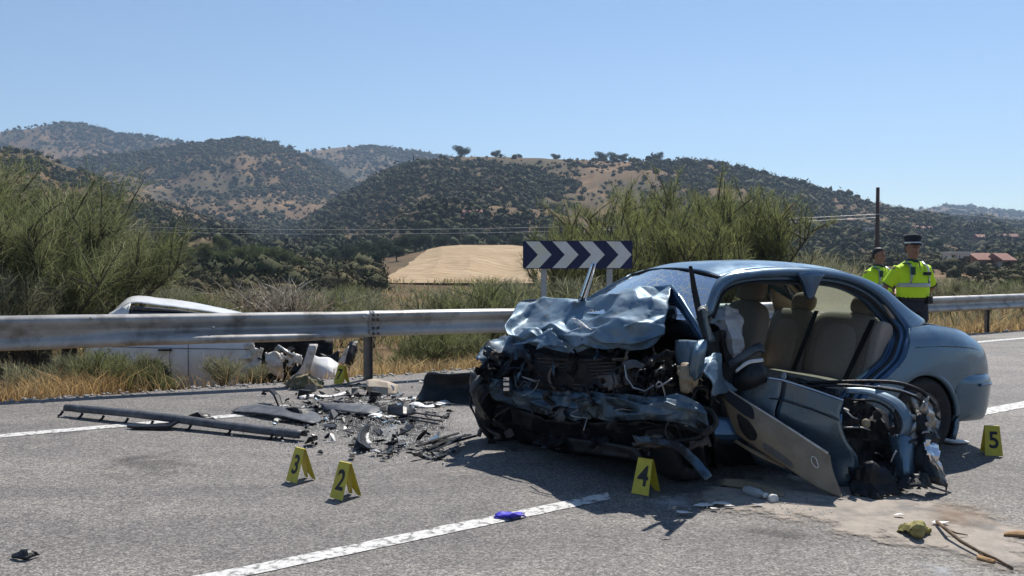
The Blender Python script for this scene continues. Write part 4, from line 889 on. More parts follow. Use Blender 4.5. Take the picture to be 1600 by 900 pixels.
def folded(name, rows, mat, jit, seed, sub=2, parent=CAR, ang=9):
    """sheet metal folded into flat facets with sharp ridges"""
    A = linres(np.array([[tuple(Wn(*p)) for p in r] for r in rows]), sub); A = np.transpose(linres(np.transpose(A, (1, 0, 2)), sub), (1, 0, 2)); rg = random.Random(seed)
    N = np.cross(np.gradient(A, axis=0), np.gradient(A, axis=1)); N /= np.linalg.norm(N, axis=2, keepdims=True); n, m = A.shape[:2]
    for i in range(n):
        for j in range(m):
            e = .35 if i in (0, n - 1) or j in (0, m - 1) else 1
            A[i, j] += N[i, j] * rg.gauss(0, jit) * e + np.array([rg.gauss(0, jit), 0, rg.gauss(0, jit)]) * .55 * e
    F = []
    for i in range(n - 1):
        for j in range(m - 1):
            q = [i * m + j, i * m + j + 1, (i + 1) * m + j + 1, (i + 1) * m + j]; k = rg.random()
            F += [tuple(q)] if k < .35 else [(q[0], q[1], q[2]), (q[0], q[2], q[3])] if k < .68 else [(q[0], q[1], q[3]), (q[1], q[2], q[3])]
    o = mesh_obj(name, A.reshape(-1, 3), F, mat, parent, True); at = o.data.attributes.new('crease_edge', 'FLOAT', 'EDGE')
    at.data.foreach_set('value', [rg.choice([0, .35, .7, .88]) for _ in o.data.edges])
    sb = o.modifiers.new('s', 'SUBSURF'); sb.levels = sb.render_levels = 3
    tx = bpy.data.textures.new('dents', 'CLOUDS'); tx.noise_scale = .07; dm = o.modifiers.new('d', 'DISPLACE'); dm.texture = tx; dm.strength = .012; dm.texture_coords = 'LOCAL'
    md = o.modifiers.new('t', 'SOLIDIFY'); md.thickness = .003; md.offset = 0; return o
bonnet = folded('bonnet', rows, 'paint_scuffed', .024, 5, 2)
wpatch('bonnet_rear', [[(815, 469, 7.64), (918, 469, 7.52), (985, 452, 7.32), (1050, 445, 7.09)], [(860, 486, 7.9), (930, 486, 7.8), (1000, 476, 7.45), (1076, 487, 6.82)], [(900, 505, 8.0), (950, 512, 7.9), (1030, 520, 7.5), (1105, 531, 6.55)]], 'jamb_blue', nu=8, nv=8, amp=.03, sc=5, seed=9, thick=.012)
MB().tube([Wn(1049, 446, 7.07), Wn(1062, 464, 6.95), Wn(1080, 492, 6.78), Wn(1105, 530, 6.55)], [.012, .014, .012, .010], 6).build('bonnet_edge', 'paint', CAR, True)
wpatch('bonnet_lip', [[(893, 497, 6.82), (905, 500, 6.8), (918, 512, 6.78)], [(896, 503, 6.78), (910, 510, 6.76), (928, 516, 6.76)]], 'white_plastic', nu=4, nv=4, amp=.01, sc=12, thick=.003)
MB().tube([Wn(888, 520, 6.85), Wn(905, 513, 6.8), Wn(930, 497, 6.88)], .006, 5).build('bonnet_strip', 'chrome', CAR)
# torn insulation edge on the bonnet front
wpatch('torn_lining', [[(800, 540, 6.98), (838, 524, 6.92), (862, 510, 6.95)], [(842, 536, 6.86), (860, 530, 6.86), (866, 520, 6.88)], [(840, 547, 6.84), (868, 540, 6.82), (893, 548, 6.84)]], 'paint_scuffed', nu=6, nv=6, amp=.03, sc=9, seed=2, thick=.004, ragged=25)
# dark wall of the engine bay behind everything
wpatch('engine_bay', [[(760, 545, 7.6), (850, 520, 7.7), (950, 500, 7.6), (1050, 490, 7.3), (1110, 530, 6.85)], [(750, 600, 7.55), (850, 590, 7.6), (950, 590, 7.4), (1050, 590, 7.1), (1115, 600, 6.75)], [(760, 665, 7.6), (850, 680, 7.5), (950, 690, 7.3), (1050, 700, 7.0), (1120, 690, 6.7)], [(790, 690, 8.2), (850, 700, 8.2), (950, 715, 8.0), (1050, 730, 7.6), (1120, 730, 7.2)]], 'engine_dark', nu=6, nv=6, amp=.09, sc=4, thick=.01)
rad = wpatch('radiator', [[(838, 552, 7.02), (900, 556, 6.92), (962, 556, 6.82)], [(835, 606, 7.0), (900, 612, 6.9), (965, 610, 6.8)]], 'engine_dark', nu=8, nv=6, amp=.05, sc=6, thick=.03)
for k in range(9):
    v = 560 + k * 5.5; MB().tube([Wn(840, v, 6.985), Wn(880, v + 2 + 1.5 * math.sin(k), 6.92), Wn(925, v + 3, 6.86), Wn(962, v + 1, 6.79)], .006, 4).build('fin', 'dark_steel', rad)
def lamp(u, v, d, r, n, rim='chrome'):
    n = Vector(n) + Vector((random.uniform(-.4, .4), 0, random.uniform(-.4, .5)))
    h = MB().lathe(Wn(u, v, d), n, [(-.10, r * .4), (-.05, r * .85), (0, r), (.012, r * 1.04), (.014, r * .94), (-.02, r * .8), (-.06, r * .4), (-.065, .001)], 24).build('headlamp', 'black_plastic', CAR, True)
    MB().lathe(Wn(u, v, d), n, [(.012, r * 1.05), (.02, r * 1.02), (.02, r * .93), (.010, r * .93)], 24).build('lamp_rim', rim, h, True)
    MB().lathe(Wn(u, v, d), n, [(-.045, .035), (-.03, .03), (-.02, .001)], 12).build('bulb', 'grey_plastic', h, True)
FN = (-.25, -.95, .12)
lamp(768, 575, 7.16, .08, FN, 'engine_dark'); lamp(804, 584, 7.12, .07, FN, 'engine_dark'); lamp(990, 588, 6.70, .09, FN, 'engine_dark'); lamp(1040, 588, 6.62, .055, (0, -1, .1), 'engine_dark')
wpatch('headlamp_lens', [[(972, 566, 6.6), (990, 562, 6.56), (1008, 570, 6.55)], [(976, 578, 6.56), (992, 574, 6.53), (1004, 577, 6.55)]], 'grey_plastic', nu=4, nv=4, amp=.01, sc=10, thick=.003)
MB().tube([Wn(976, 570, 6.55), Wn(979, 590, 6.52), Wn(990, 606, 6.5), Wn(1008, 611, 6.5), Wn(1022, 602, 6.5)], .006, 5).build('wiring', 'steel', CAR)
# bumper beam and hanging skin
beam = [[(762, 588, 7.12), (800, 590, 7.08), (850, 600, 7.0), (900, 611, 6.86), (950, 616, 6.72), (1010, 619, 6.55), (1060, 617, 6.42), (1098, 632, 6.36)],
        [(764, 600, 7.05), (800, 604, 7.0), (850, 615, 6.90), (900, 622, 6.78), (950, 627, 6.63), (1010, 630, 6.47), (1060, 630, 6.34), (1104, 645, 6.32)],
        [(766, 614, 7.05), (800, 620, 7.0), (850, 632, 6.90), (900, 640, 6.78), (950, 645, 6.62), (1010, 646, 6.46), (1060, 648, 6.34), (1106, 664, 6.34)],
        [(770, 622, 7.12), (800, 634, 7.08), (850, 646, 7.0), (900, 655, 6.86), (950, 656, 6.70), (1010, 655, 6.55), (1060, 660, 6.42), (1104, 680, 6.42)]]
bb = folded('front_bumper', beam, 'paint_torn_shaded', .024, 8, 2)  # bumper takes the darker blue, shade put into its colour
wpatch('bumper_scuff', [[(858, 636, 6.84), (872, 632, 6.82), (884, 638, 6.8)], [(860, 650, 6.84), (874, 648, 6.8), (884, 652, 6.8)], [(866, 658, 6.84), (874, 660, 6.82), (882, 660, 6.82)]], 'grey_plastic', nu=4, nv=4, amp=.015, sc=10, thick=.003, parent=bb, ragged=30)
wpatch('front_valance', [[(800, 636, 7.1), (870, 655, 6.95), (950, 660, 6.72), (1040, 662, 6.5), (1095, 675, 6.42)], [(800, 672, 7.2), (870, 685, 7.1), (950, 694, 6.9), (1040, 690, 6.7), (1100, 705, 6.5)], [(815, 692, 7.4), (870, 706, 7.3), (950, 714, 7.1), (1030, 722, 6.8), (1105, 738, 6.55)]], 'black_plastic', nu=6, nv=6, amp=.05, sc=4, seed=6, thick=.006)
wpatch('valance_strip', [[(992, 682, 6.46), (1025, 684, 6.38), (1062, 692, 6.32), (1090, 716, 6.3), (1112, 745, 6.2)], [(998, 690, 6.44), (1025, 693, 6.36), (1056, 703, 6.3), (1082, 728, 6.28), (1102, 752, 6.2)]], 'paint_torn_shaded', nu=4, nv=7, amp=.02, sc=8, thick=.006)
wpatch('undertray', [[(880, 682, 6.9), (940, 690, 6.75), (1000, 700, 6.6)], [(890, 706, 6.85), (945, 712, 6.72), (1010, 722, 6.55)]], 'black_plastic', nu=5, nv=5, amp=.03, sc=6, thick=.005)
# torn wing remnants on its right front corner
wpatch('front_wing', [[(742, 552, 7.2), (765, 532, 7.35), (795, 520, 7.45), (815, 530, 7.3)], [(745, 562, 7.12), (770, 548, 7.2), (800, 545, 7.2), (826, 548, 7.1)], [(752, 572, 7.1), (775, 560, 7.12), (805, 562, 7.12), (832, 566, 7.05)]], 'paint_torn_shaded', nu=5, nv=6, amp=.04, sc=7, seed=8, thick=.004, ragged=18)
wpatch('arch_liner', [[(736, 580, 7.35), (752, 592, 7.15), (760, 612, 7.1)], [(734, 610, 7.4), (745, 612, 7.2), (752, 625, 7.15)], [(750, 650, 7.5), (756, 655, 7.3), (764, 660, 7.2)]], 'black_plastic', nu=5, nv=5, amp=.03, sc=7, thick=.006)
mb = MB().tube([Wn(752, 588, 7.05), Wn(741, 602, 7.03), Wn(737, 614, 7.02)], [.028, .03, .02], 8); mb.build('dangling_bracket', 'grey_plastic', CAR, True)
MB().tube([Wn(736, 620, 7.02), Wn(735, 634, 7.0), Wn(748, 660, 6.95), G(772, 688)], .012, 6).build('dangling_strip', 'black_plastic', CAR)
wpatch('bumper_bracket', [[(763, 590, 7.0), (800, 596, 6.97)], [(764, 604, 6.98), (802, 612, 6.94)]], 'paint_torn_shaded', nu=5, nv=5, amp=.02, sc=9, thick=.004)
for k in range(3): MB().box(Wn(791, 592 + k * 8, 6.93), (.022, 0, 0), (0, .01, 0), (0, 0, .012)).build('clip', 'chrome', CAR)
# left front corner: inner wing, curved wing strip, tan lamp housing
wpatch('inner_wing', [[(1055, 531, 6.75), (1075, 531, 6.62), (1092, 533, 6.55)], [(1055, 550, 6.72), (1075, 550, 6.58), (1092, 552, 6.52)], [(1058, 572, 6.7), (1075, 574, 6.56), (1094, 580, 6.5)]], 'paint_scuffed', nu=4, nv=4, amp=.015, sc=7, thick=.005)
wpatch('front_wing', [[(1080, 545, 6.42), (1090, 533, 6.4), (1104, 531, 6.42)], [(1077, 560, 6.36), (1088, 548, 6.3), (1104, 544, 6.36)], [(1077, 580, 6.36), (1088, 570, 6.3), (1101, 562, 6.36)], [(1080, 598, 6.4), (1090, 592, 6.35), (1100, 582, 6.4)]], 'paint', nu=5, nv=5, thick=.004, amp=.006, sc=6)
wpatch('lamp_housing', [[(1058, 572, 6.5), (1074, 566, 6.42), (1090, 572, 6.42)], [(1058, 592, 6.44), (1074, 590, 6.36), (1090, 592, 6.4)], [(1062, 612, 6.46), (1074, 616, 6.4), (1086, 606, 6.42)]], 'tan_trim', nu=7, nv=7, amp=.035, sc=11, thick=.006)
wpatch('front_wing', [[(1100, 560, 6.5), (1118, 550, 6.5), (1128, 560, 6.55)], [(1098, 578, 6.42), (1116, 568, 6.40), (1130, 580, 6.46)], [(1108, 600, 6.4), (1122, 596, 6.38), (1136, 600, 6.44)], [(1112, 620, 6.4), (1130, 615, 6.36), (1150, 612, 6.40)]], 'paint_scuffed', nu=6, nv=6, amp=.04, sc=7, seed=12, thick=.004)
wpatch('door_frame', [[(1097, 482, 6.35), (1103, 480, 6.35)], [(1100, 505, 6.4), (1107, 504, 6.4)], [(1108, 535, 6.45), (1115, 533, 6.45)]], 'paint', nu=5, nv=2, thick=.02)
wpatch('pillar_tear', [[(1090, 482, 6.3), (1098, 478, 6.3), (1106, 480, 6.3)], [(1091, 486, 6.3), (1099, 484, 6.28), (1105, 487, 6.3)]], 'dirty_white', nu=4, nv=4, amp=.02, sc=14, thick=.003)
wpatch('firewall', [[(1100, 530, 6.7), (1125, 515, 6.8), (1150, 530, 6.85)], [(1105, 580, 6.65), (1130, 575, 6.75), (1160, 590, 6.75)], [(1110, 660, 6.6), (1140, 650, 6.7), (1190, 640, 6.75)], [(1115, 720, 6.7), (1150, 730, 6.75), (1200, 720, 6.8)]], 'engine_dark', nu=5, nv=5, amp=.05, sc=5, thick=.01)
# random hoses, brackets and boxes filling the bay
rnd = random.Random(12)
for k in range(34):
    u = rnd.uniform(765, 1100); v = rnd.uniform(555, 690) if k % 3 else rnd.uniform(545, 610); d = 7.25 - (u - 760) / 340 * .72 + rnd.uniform(-.12, .12)
    p = Wn(u, v, d); q = [p]
    for _ in range(4): p = p + Vector((rnd.gauss(0, .07), rnd.gauss(0, .05), rnd.gauss(0, .05))); q.append(p)
    P = crspline(np.array([tuple(x) for x in q]), 4)
    MB().tube(P, rnd.choice([.006, .009, .014, .02]), 6).build(rnd.choice(['hose', 'cable', 'pipe']), rnd.choice(['black_plastic', 'engine_dark', 'dark_steel', 'rubber', 'black_plastic']), CAR, True)
for k in range(40):
    u = rnd.uniform(755, 1105); v = rnd.uniform(555, 700); d = 7.28 - (u - 760) / 340 * .74 + rnd.uniform(-.12, .14); s = rnd.uniform(.025, .085)
    m = Matrix.Rotation(rnd.uniform(0, 6), 3, Vector((rnd.gauss(0, 1), rnd.gauss(0, 1), rnd.gauss(0, 1))).normalized())
    c = Wn(u, v, d); q = [c + m @ Vector((rnd.uniform(.5, 1) * s * math.cos(a), rnd.uniform(.5, 1) * s * math.sin(a), 0)) for a in (0, .9, 2.1, 3.1, 4.3, 5.4)]
    MB().prism(q, m @ Vector((0, 0, rnd.choice([.004, .012, .04])))).build('engine_fragment', rnd.choice(['engine_dark', 'black_plastic', 'dark_steel', 'black_plastic', 'paint_torn_shaded', 'engine_dark', 'steel' if k % 4 == 0 else 'engine_dark']), CAR)
for k in range(46):                                             # shreds of sheet metal and plastic
    u = rnd.uniform(758, 1100); v = rnd.choice([rnd.uniform(548, 615), rnd.uniform(600, 720)]); d = 7.08 - (u - 760) / 340 * .62 + rnd.uniform(-.06, .08); s = rnd.uniform(.06, .16); c = Wn(u, min(v, 690), d)
    a1 = Vector((rnd.gauss(0, 1), rnd.gauss(0, .35), rnd.gauss(0, .6))).normalized() * s; b1 = Vector((rnd.gauss(0, .4), rnd.gauss(0, .3), rnd.gauss(0, 1))).normalized() * s * rnd.uniform(.25, .8)
    rw_ = [[c + a1 * (i - 1) * rnd.uniform(.7, 1.2) + b1 * (j - 1) * rnd.uniform(.6, 1.2) + Vector((0, rnd.gauss(0, .025), 0)) for i in range(3)] for j in range(3)]
    for r_ in rw_:
        for p_ in r_: p_.z = max(p_.z, .03)
    patch('torn_sheet', rw_, rnd.choice(['paint_torn_shaded', 'black_plastic', 'engine_dark', 'black_plastic', 'dark_steel', 'paint_torn_shaded' if v < 620 else 'engine_dark']), CAR, nu=4, nv=4, amp=s * .22, sc=14, seed=k, thick=.003, lin=True, ragged=30)
for k in range(16):
    u = rnd.uniform(770, 1095); v = rnd.uniform(560, 650); d = 7.0 - (u - 760) / 340 * .62; p = Wn(u, v, d); q = [p]
    for _ in range(5): p = p + Vector((rnd.gauss(0, .06), rnd.gauss(0, .02), rnd.gauss(-.02, .05))); q.append(p)
    MB().tube(crspline(np.array([tuple(x) for x in q]), 4), rnd.choice([.003, .004, .006]), 5).build('wiring', rnd.choice(['seal', 'dark_steel', 'grey_plastic', 'steel']), CAR, True)
MB().lathe(Wn(880, 590, 6.98), FN, [(0, .11), (.02, .115), (.03, .10), (.01, .09)], 24).build('fan_shroud', 'dark_steel', CAR, True)
# upright strips
wpatch('torn_pillar_strip', [[(1076, 416, 6.6), (1081, 415, 6.6)], [(1081, 455, 6.6), (1090, 455, 6.6)], [(1089, 495, 6.58), (1099, 494, 6.58)], [(1100, 531, 6.55), (1110, 531, 6.55)]], 'black_plastic', nu=4, nv=3, amp=.012, sc=9, thick=.015)
wpatch('trim_strip', [[(925, 410, 7.42), (931, 411, 7.42)], [(914, 440, 7.42), (923, 442, 7.42)], [(903, 470, 7.42), (914, 472, 7.42)]], 'chrome', nu=4, nv=2, thick=.012)
MB().tube([Wn(928, 412, 7.405), Wn(918, 442, 7.405), Wn(908, 470, 7.405)], .005, 5).build('trim_groove', 'seal', CAR)
# mirror on the dash side
mh = wpatch('door_mirror', [[(1150, 588, 6.3), (1165, 572, 6.26), (1188, 566, 6.28)], [(1148, 600, 6.24), (1168, 590, 6.16), (1194, 580, 6.22)], [(1160, 606, 6.28), (1178, 602, 6.2), (1196, 594, 6.26)]], 'black_plastic', nu=5, nv=5, thick=.05)
wpatch('mirror_rim', [[(1150, 578, 6.2), (1168, 564, 6.18), (1192, 560, 6.2)], [(1150, 582, 6.19), (1170, 569, 6.17), (1193, 565, 6.19)]], 'white_plastic', nu=2, nv=6, thick=.01, parent=mh)
wpatch('dash_plate', [[(1137, 565, 6.45), (1180, 538, 6.5), (1192, 540, 6.5)], [(1140, 576, 6.4), (1183, 550, 6.45), (1194, 552, 6.45)]], 'grey_plastic', nu=2, nv=4, thick=.02)
def wpatch(name, rows, mat, **k): return patch(name, [[W(*p) for p in r] for r in rows], mat, k.pop('parent', CAR), **k)
# ---- torn-off left doors sagging from the sill
DW = [[(1172, 586, 6.12), (1222, 594, 5.99), (1270, 609, 5.90), (1318, 626, 5.81)], [(1160, 610, 6.16), (1218, 618, 6.01), (1268, 634, 5.91), (1312, 652, 5.84)],
      [(1150, 640, 6.22), (1210, 648, 6.04), (1270, 670, 5.94), (1322, 688, 5.87)], [(1160, 680, 6.28), (1218, 690, 6.09), (1280, 710, 5.99), (1340, 716, 5.88)], [(1180, 722, 6.30), (1236, 740, 6.15), (1296, 758, 5.97), (1340, 760, 5.90)]]
wpatch('front_wing', [r[:2] for r in DW], 'paint_scuffed', nu=6, nv=8, amp=.010, sc=4, seed=5, thick=.005)
fd = wpatch('front_door', [[(r[1][0] + 3, r[1][1] + .7, r[1][2])] + r[2:] for r in DW], 'paint', nu=6, nv=8, amp=.012, sc=3.5, seed=6, thick=.005)
MB().tube([W(1180, 620, 6.13), W(1218, 624, 6.0), W(1268, 640, 5.90), W(1311, 657, 5.83)], .0045, 5).build('door_moulding', 'seal', fd)
MB().tube([W(1173, 586, 6.11), W(1222, 594, 5.98), W(1270, 609, 5.89), W(1318, 626, 5.80)], .008, 6).build('door_edge', 'chrome', fd)
wpatch('tan_lining', [[(1150, 605, 6.3), (1162, 596, 6.3)], [(1158, 618, 6.24), (1170, 604, 6.2)], [(1164, 632, 6.24), (1174, 622, 6.2)]], 'tan_trim', nu=4, nv=3, amp=.02, sc=12, thick=.006)
TC = [[(1118, 597, 6.17), (1160, 624, 6.07), (1210, 655, 5.97), (1260, 687, 5.87), (1297, 711, 5.80)], [(1124, 612, 6.13), (1164, 645, 6.02), (1212, 681, 5.91), (1264, 716, 5.81), (1301, 735, 5.76)],
      [(1135, 640, 6.10), (1174, 672, 5.98), (1220, 706, 5.88), (1270, 741, 5.78), (1311, 762, 5.71)], [(1140, 668, 6.10), (1178, 697, 5.98), (1225, 727, 5.87), (1275, 760, 5.75), (1317, 779, 5.66)]]
card = wpatch('door_card', TC, 'tan_trim', nu=6, nv=7, amp=.010, sc=5, seed=7, thick=.018)
def card_pt(s, t, o):                                            # point on the card, o in front of it
    A_ = np.array([[tuple(W(*p)) for p in r] for r in TC]); i = s * (A_.shape[0] - 1); j = t * (A_.shape[1] - 1); i0 = min(int(i), A_.shape[0] - 2); j0 = min(int(j), A_.shape[1] - 2); a = i - i0; b = j - j0
    p = (A_[i0, j0] * (1 - a) + A_[i0 + 1, j0] * a) * (1 - b) + (A_[i0, j0 + 1] * (1 - a) + A_[i0 + 1, j0 + 1] * a) * b
    n = np.cross(A_[i0, j0 + 1] - A_[i0, j0], A_[i0 + 1, j0] - A_[i0, j0]); n /= np.linalg.norm(n)
    if n[1] > 0: n = -n
    return Vector(p + n * o)
def on_card(name, c, rs, rt, mat, n=22, o=.022, k=2.0):
    poly = []
    for q in range(n):
        a = 2 * math.pi * q / n; f = lambda v: math.copysign(abs(v) ** (2 / k), v); poly.append(card_pt(c[0] + rs * f(math.sin(a)), c[1] + rt * f(math.cos(a)), o))
    nrm = (card_pt(c[0], c[1], o) - card_pt(c[0], c[1], 0)).normalized(); MB().prism(poly, nrm * .004).build(name, mat, card)
on_card('speaker_opening', (.66, .22), .22, .085, 'seal'); on_card('pull_slot', (.22, .17), .16, .16, 'seal', k=5); on_card('door_pocket', (.80, .47), .10, .12, 'trim_grey', k=4)
rp = [card_pt(.38 + .10 * math.sin(a), .80 + .035 * math.cos(a), .024) for a in np.linspace(0, 2 * math.pi, 18)]; MB().tube(rp, .004, 5).build('handle_ring', 'dirty_white', card)
MB().tube([card_pt(0, t, .004) for t in np.linspace(.02, .98, 14)], .009, 6).build('card_edge', 'dirty_white', card, True)
wpatch('lower_trim', [[(1143, 682, 6.12), (1180, 704, 6.0), (1222, 722, 5.93)], [(1146, 690, 6.1), (1182, 712, 5.98), (1226, 732, 5.9)]], 'tan_trim', nu=3, nv=5, thick=.012)
# rear door: black window frame arch, inner frame, crumpled skin
def wt(name, pts, r, mat, parent=CAR, n=6, flat=1.0): return MB().tube(crspline(np.array([tuple(W(*p)) for p in pts]), 5), r, n, flat).build(name, mat, parent, True)
rdv = wpatch('rear_door', [[(1388, 676, 5.98), (1410, 680, 5.88), (1426, 682, 5.88)], [(1392, 700, 5.93), (1410, 706, 5.83), (1428, 706, 5.85)], [(1398, 730, 5.9), (1412, 736, 5.8), (1428, 738, 5.82)], [(1402, 756, 5.9), (1414, 764, 5.8), (1426, 764, 5.82)]], 'paint', nu=5, nv=5, amp=.012, sc=6, thick=.006)
wt('window_frame', [(1246, 598, 6.30), (1300, 597, 6.22), (1360, 596, 6.14), (1405, 599, 6.08), (1440, 612, 6.02), (1462, 635, 5.98)], .014, 'black_plastic', rdv)
wt('window_frame', [(1250, 605, 6.24), (1310, 602, 6.16), (1370, 606, 6.08), (1415, 614, 6.02), (1440, 626, 5.98)], .011, 'black_plastic', rdv)
wt('frame_highlight', [(1368, 603, 6.05), (1400, 607, 6.02), (1432, 618, 5.97)], .005, 'chrome', rdv)
wpatch('inner_frame', [[(1318, 606, 6.12), (1360, 608, 6.06), (1400, 622, 5.98), (1422, 645, 5.93), (1424, 668, 5.92), (1416, 681, 5.92)], [(1322, 614, 6.1), (1358, 617, 6.03), (1392, 632, 5.95), (1408, 652, 5.9), (1410, 668, 5.89), (1405, 681, 5.9)]], 'paint_scuffed', nu=3, nv=6, thick=.015)
wt('glass_channel', [(1330, 625, 6.1), (1370, 628, 6.04), (1395, 645, 5.98), (1402, 668, 5.96)], .008, 'seal', rdv)
wpatch('door_inner', [[(1318, 628, 6.15), (1350, 625, 6.12), (1395, 645, 6.05)], [(1315, 665, 6.05), (1352, 665, 6.02), (1398, 680, 5.98)], [(1340, 715, 5.95), (1365, 715, 5.95), (1402, 715, 5.93)], [(1340, 766, 5.82), (1370, 776, 5.72), (1405, 768, 5.78)]], 'engine_dark', nu=8, nv=8, amp=.09, sc=6, thick=.006, lin=True, ragged=9)
wpatch('torn_sheet', [[(1330, 730, 5.8), (1362, 722, 5.72), (1396, 735, 5.76)], [(1322, 752, 5.78), (1360, 750, 5.66), (1402, 756, 5.72)], [(1332, 774, 5.72), (1372, 780, 5.62), (1420, 772, 5.68)]], 'black_plastic', nu=6, nv=6, amp=.06, sc=7, seed=21, thick=.005, lin=True, ragged=9)  # black sheet added under the door, stands in for the dark shade there
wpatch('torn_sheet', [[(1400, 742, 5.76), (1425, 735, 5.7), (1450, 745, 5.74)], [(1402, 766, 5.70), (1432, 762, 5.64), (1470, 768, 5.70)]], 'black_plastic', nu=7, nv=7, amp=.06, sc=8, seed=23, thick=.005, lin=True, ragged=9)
wpatch('door_skin_tear', [[(1430, 640, 5.98), (1448, 630, 6.0), (1460, 640, 6.05)], [(1432, 680, 5.9), (1448, 675, 5.88), (1462, 680, 6.0)], [(1428, 720, 5.85), (1446, 722, 5.78), (1462, 725, 5.9)], [(1432, 748, 5.85), (1456, 755, 5.75), (1482, 768, 5.80)]], 'black_plastic', nu=6, nv=6, amp=.06, sc=7, seed=4, thick=.005)
wt('torn_edge', [(1428, 742, 5.78), (1445, 755, 5.74), (1466, 764, 5.76), (1486, 770, 5.80)], [.007] * 16, 'grey_plastic')
wpatch('foil_scrap', [[(1436, 640, 5.93), (1450, 620, 5.95), (1458, 640, 5.97)], [(1445, 655, 5.9), (1452, 650, 5.9), (1460, 662, 5.95)], [(1442, 678, 5.9), (1450, 676, 5.88), (1456, 680, 5.92)]], 'steel', nu=6, nv=6, amp=.05, sc=12, thick=.002, ragged=30)
wpatch('foil_scrap', [[(1444, 690, 5.84), (1455, 688, 5.82), (1465, 700, 5.86)], [(1446, 706, 5.8), (1458, 704, 5.8), (1466, 712, 5.84)], [(1450, 722, 5.8), (1462, 730, 5.8), (1477, 745, 5.84)]], 'chrome', nu=6, nv=6, amp=.05, sc=12, seed=3, thick=.002, ragged=30)
for pts in ([(1318, 638, 6.0), (1330, 650, 5.95), (1340, 655, 5.95)], [(1318, 668, 5.95), (1345, 668, 5.9), (1360, 672, 5.9)], [(1392, 722, 5.8), (1396, 712, 5.8), (1401, 704, 5.8)], [(1455, 712, 5.78), (1466, 728, 5.78), (1477, 744, 5.8)]): wt('steel_rod', pts, .006, 'steel')
cushion('door_latch', W(1353, 662, 5.93), (.03, 0, 0), (0, .025, 0), (0, 0, .035), 'tan_trim', CAR, 2, 6, 5)
for k in range(26):
    u = rnd.uniform(1322, 1470); v = rnd.uniform(640, 770); d = 5.95 - (v - 640) / 130 * .1 + rnd.uniform(-.05, .1); s = rnd.uniform(.02, .06)
    m = Matrix.Rotation(rnd.uniform(0, 6), 3, Vector((rnd.gauss(0, 1), rnd.gauss(0, 1), rnd.gauss(0, 1))).normalized()); c = W(u, v, d)
    MB().prism([c + m @ Vector((rnd.uniform(.4, 1) * s * math.cos(a), rnd.uniform(.4, 1) * s * math.sin(a), 0)) for a in (0, 1.2, 2.2, 3.4, 4.6)], m @ Vector((0, 0, rnd.choice([.003, .01])))).build('door_fragment', rnd.choice(['black_plastic', 'engine_dark', 'black_plastic', 'jamb_blue', 'steel' if k % 3 == 0 else 'black_plastic']), CAR)
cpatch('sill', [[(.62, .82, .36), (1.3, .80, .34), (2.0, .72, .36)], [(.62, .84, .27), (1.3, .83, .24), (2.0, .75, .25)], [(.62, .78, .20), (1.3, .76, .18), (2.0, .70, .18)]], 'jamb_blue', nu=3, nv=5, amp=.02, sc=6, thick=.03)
wpatch('door_top_trim', [[(1225, 588, 6.35), (1260, 592, 6.3), (1310, 612, 6.2)], [(1228, 594, 6.3), (1262, 602, 6.24), (1312, 622, 6.1)]], 'black_plastic', nu=4, nv=6, amp=.03, sc=9, thick=.01)
cushion('glass_bit', W(1225, 587, 6.25), (.02, 0, 0), (0, .02, 0), (0, 0, .025), 'lens', CAR, 2, 5, 4)

# ================================================================== white car in the ditch
WC = thing('white_car', 'smashed white car lying in the ditch behind the guardrail', 'car', (W(300, 600, 12.9).x, 12.9, -.30))
def vpatch(name, rows, mat, **k): return patch(name, [[W(*p) for p in r] for r in rows], mat, k.pop('parent', WC), **k)
vpatch('roof', [[(172, 490, 13.3), (206, 466, 13.5), (255, 468, 13.5), (310, 476, 13.5), (360, 486, 13.4), (414, 498, 13.2)], [(172, 492, 12.9), (207, 464, 13.0), (255, 467, 13.0), (310, 475, 13.0), (360, 485, 13.0), (412, 497, 12.9)],
                [(170, 496, 12.6), (206, 474, 12.62), (255, 478, 12.62), (310, 485, 12.62), (355, 492, 12.6), (408, 501, 12.6)]], 'white_paint', nu=4, nv=6, amp=.012, sc=3, thick=.01)
vpatch('roof_gutter', [[(205, 478, 12.6), (270, 483, 12.6), (350, 494, 12.6)], [(205, 482, 12.58), (270, 487, 12.58), (350, 497, 12.58)]], 'grey_plastic', nu=2, nv=6, thick=.01)
vpatch('side_window', [[(200, 483, 12.58), (280, 488, 12.58), (372, 500, 12.58)], [(190, 520, 12.48), (280, 522, 12.48), (385, 526, 12.48)]], 'window_dark', nu=3, nv=5, thick=.006)
vpatch('screen_pillar', [[(355, 489, 12.6), (415, 499, 12.6)], [(378, 520, 12.5), (424, 520, 12.5)]], 'white_paint', nu=3, nv=3, thick=.02)
vpatch('rear_pillar', [[(172, 489, 12.6), (204, 474, 12.6)], [(150, 520, 12.5), (196, 520, 12.5)]], 'white_paint', nu=3, nv=3, thick=.02)
wc_ = W(236, 597, 12.42); 
def wcut(c): return (c[0] - wc_.x) ** 2 + (c[2] - wc_.z) ** 2 < .325 ** 2
bw = vpatch('body_side', [[(146, 519, 12.5), (210, 520, 12.46), (270, 521, 12.46), (330, 522, 12.46), (395, 524, 12.5)], [(140, 545, 12.45), (210, 546, 12.38), (270, 547, 12.38), (330, 547, 12.38), (398, 548, 12.45)],
                       [(140, 575, 12.45), (210, 575, 12.38), (270, 576, 12.38), (330, 576, 12.38), (392, 578, 12.45)], [(150, 600, 12.5), (210, 604, 12.45), (270, 606, 12.45), (330, 606, 12.45), (380, 606, 12.5)]], 'white_paint', nu=7, nv=9, amp=.02, sc=2.5, thick=.005, cut=wcut)
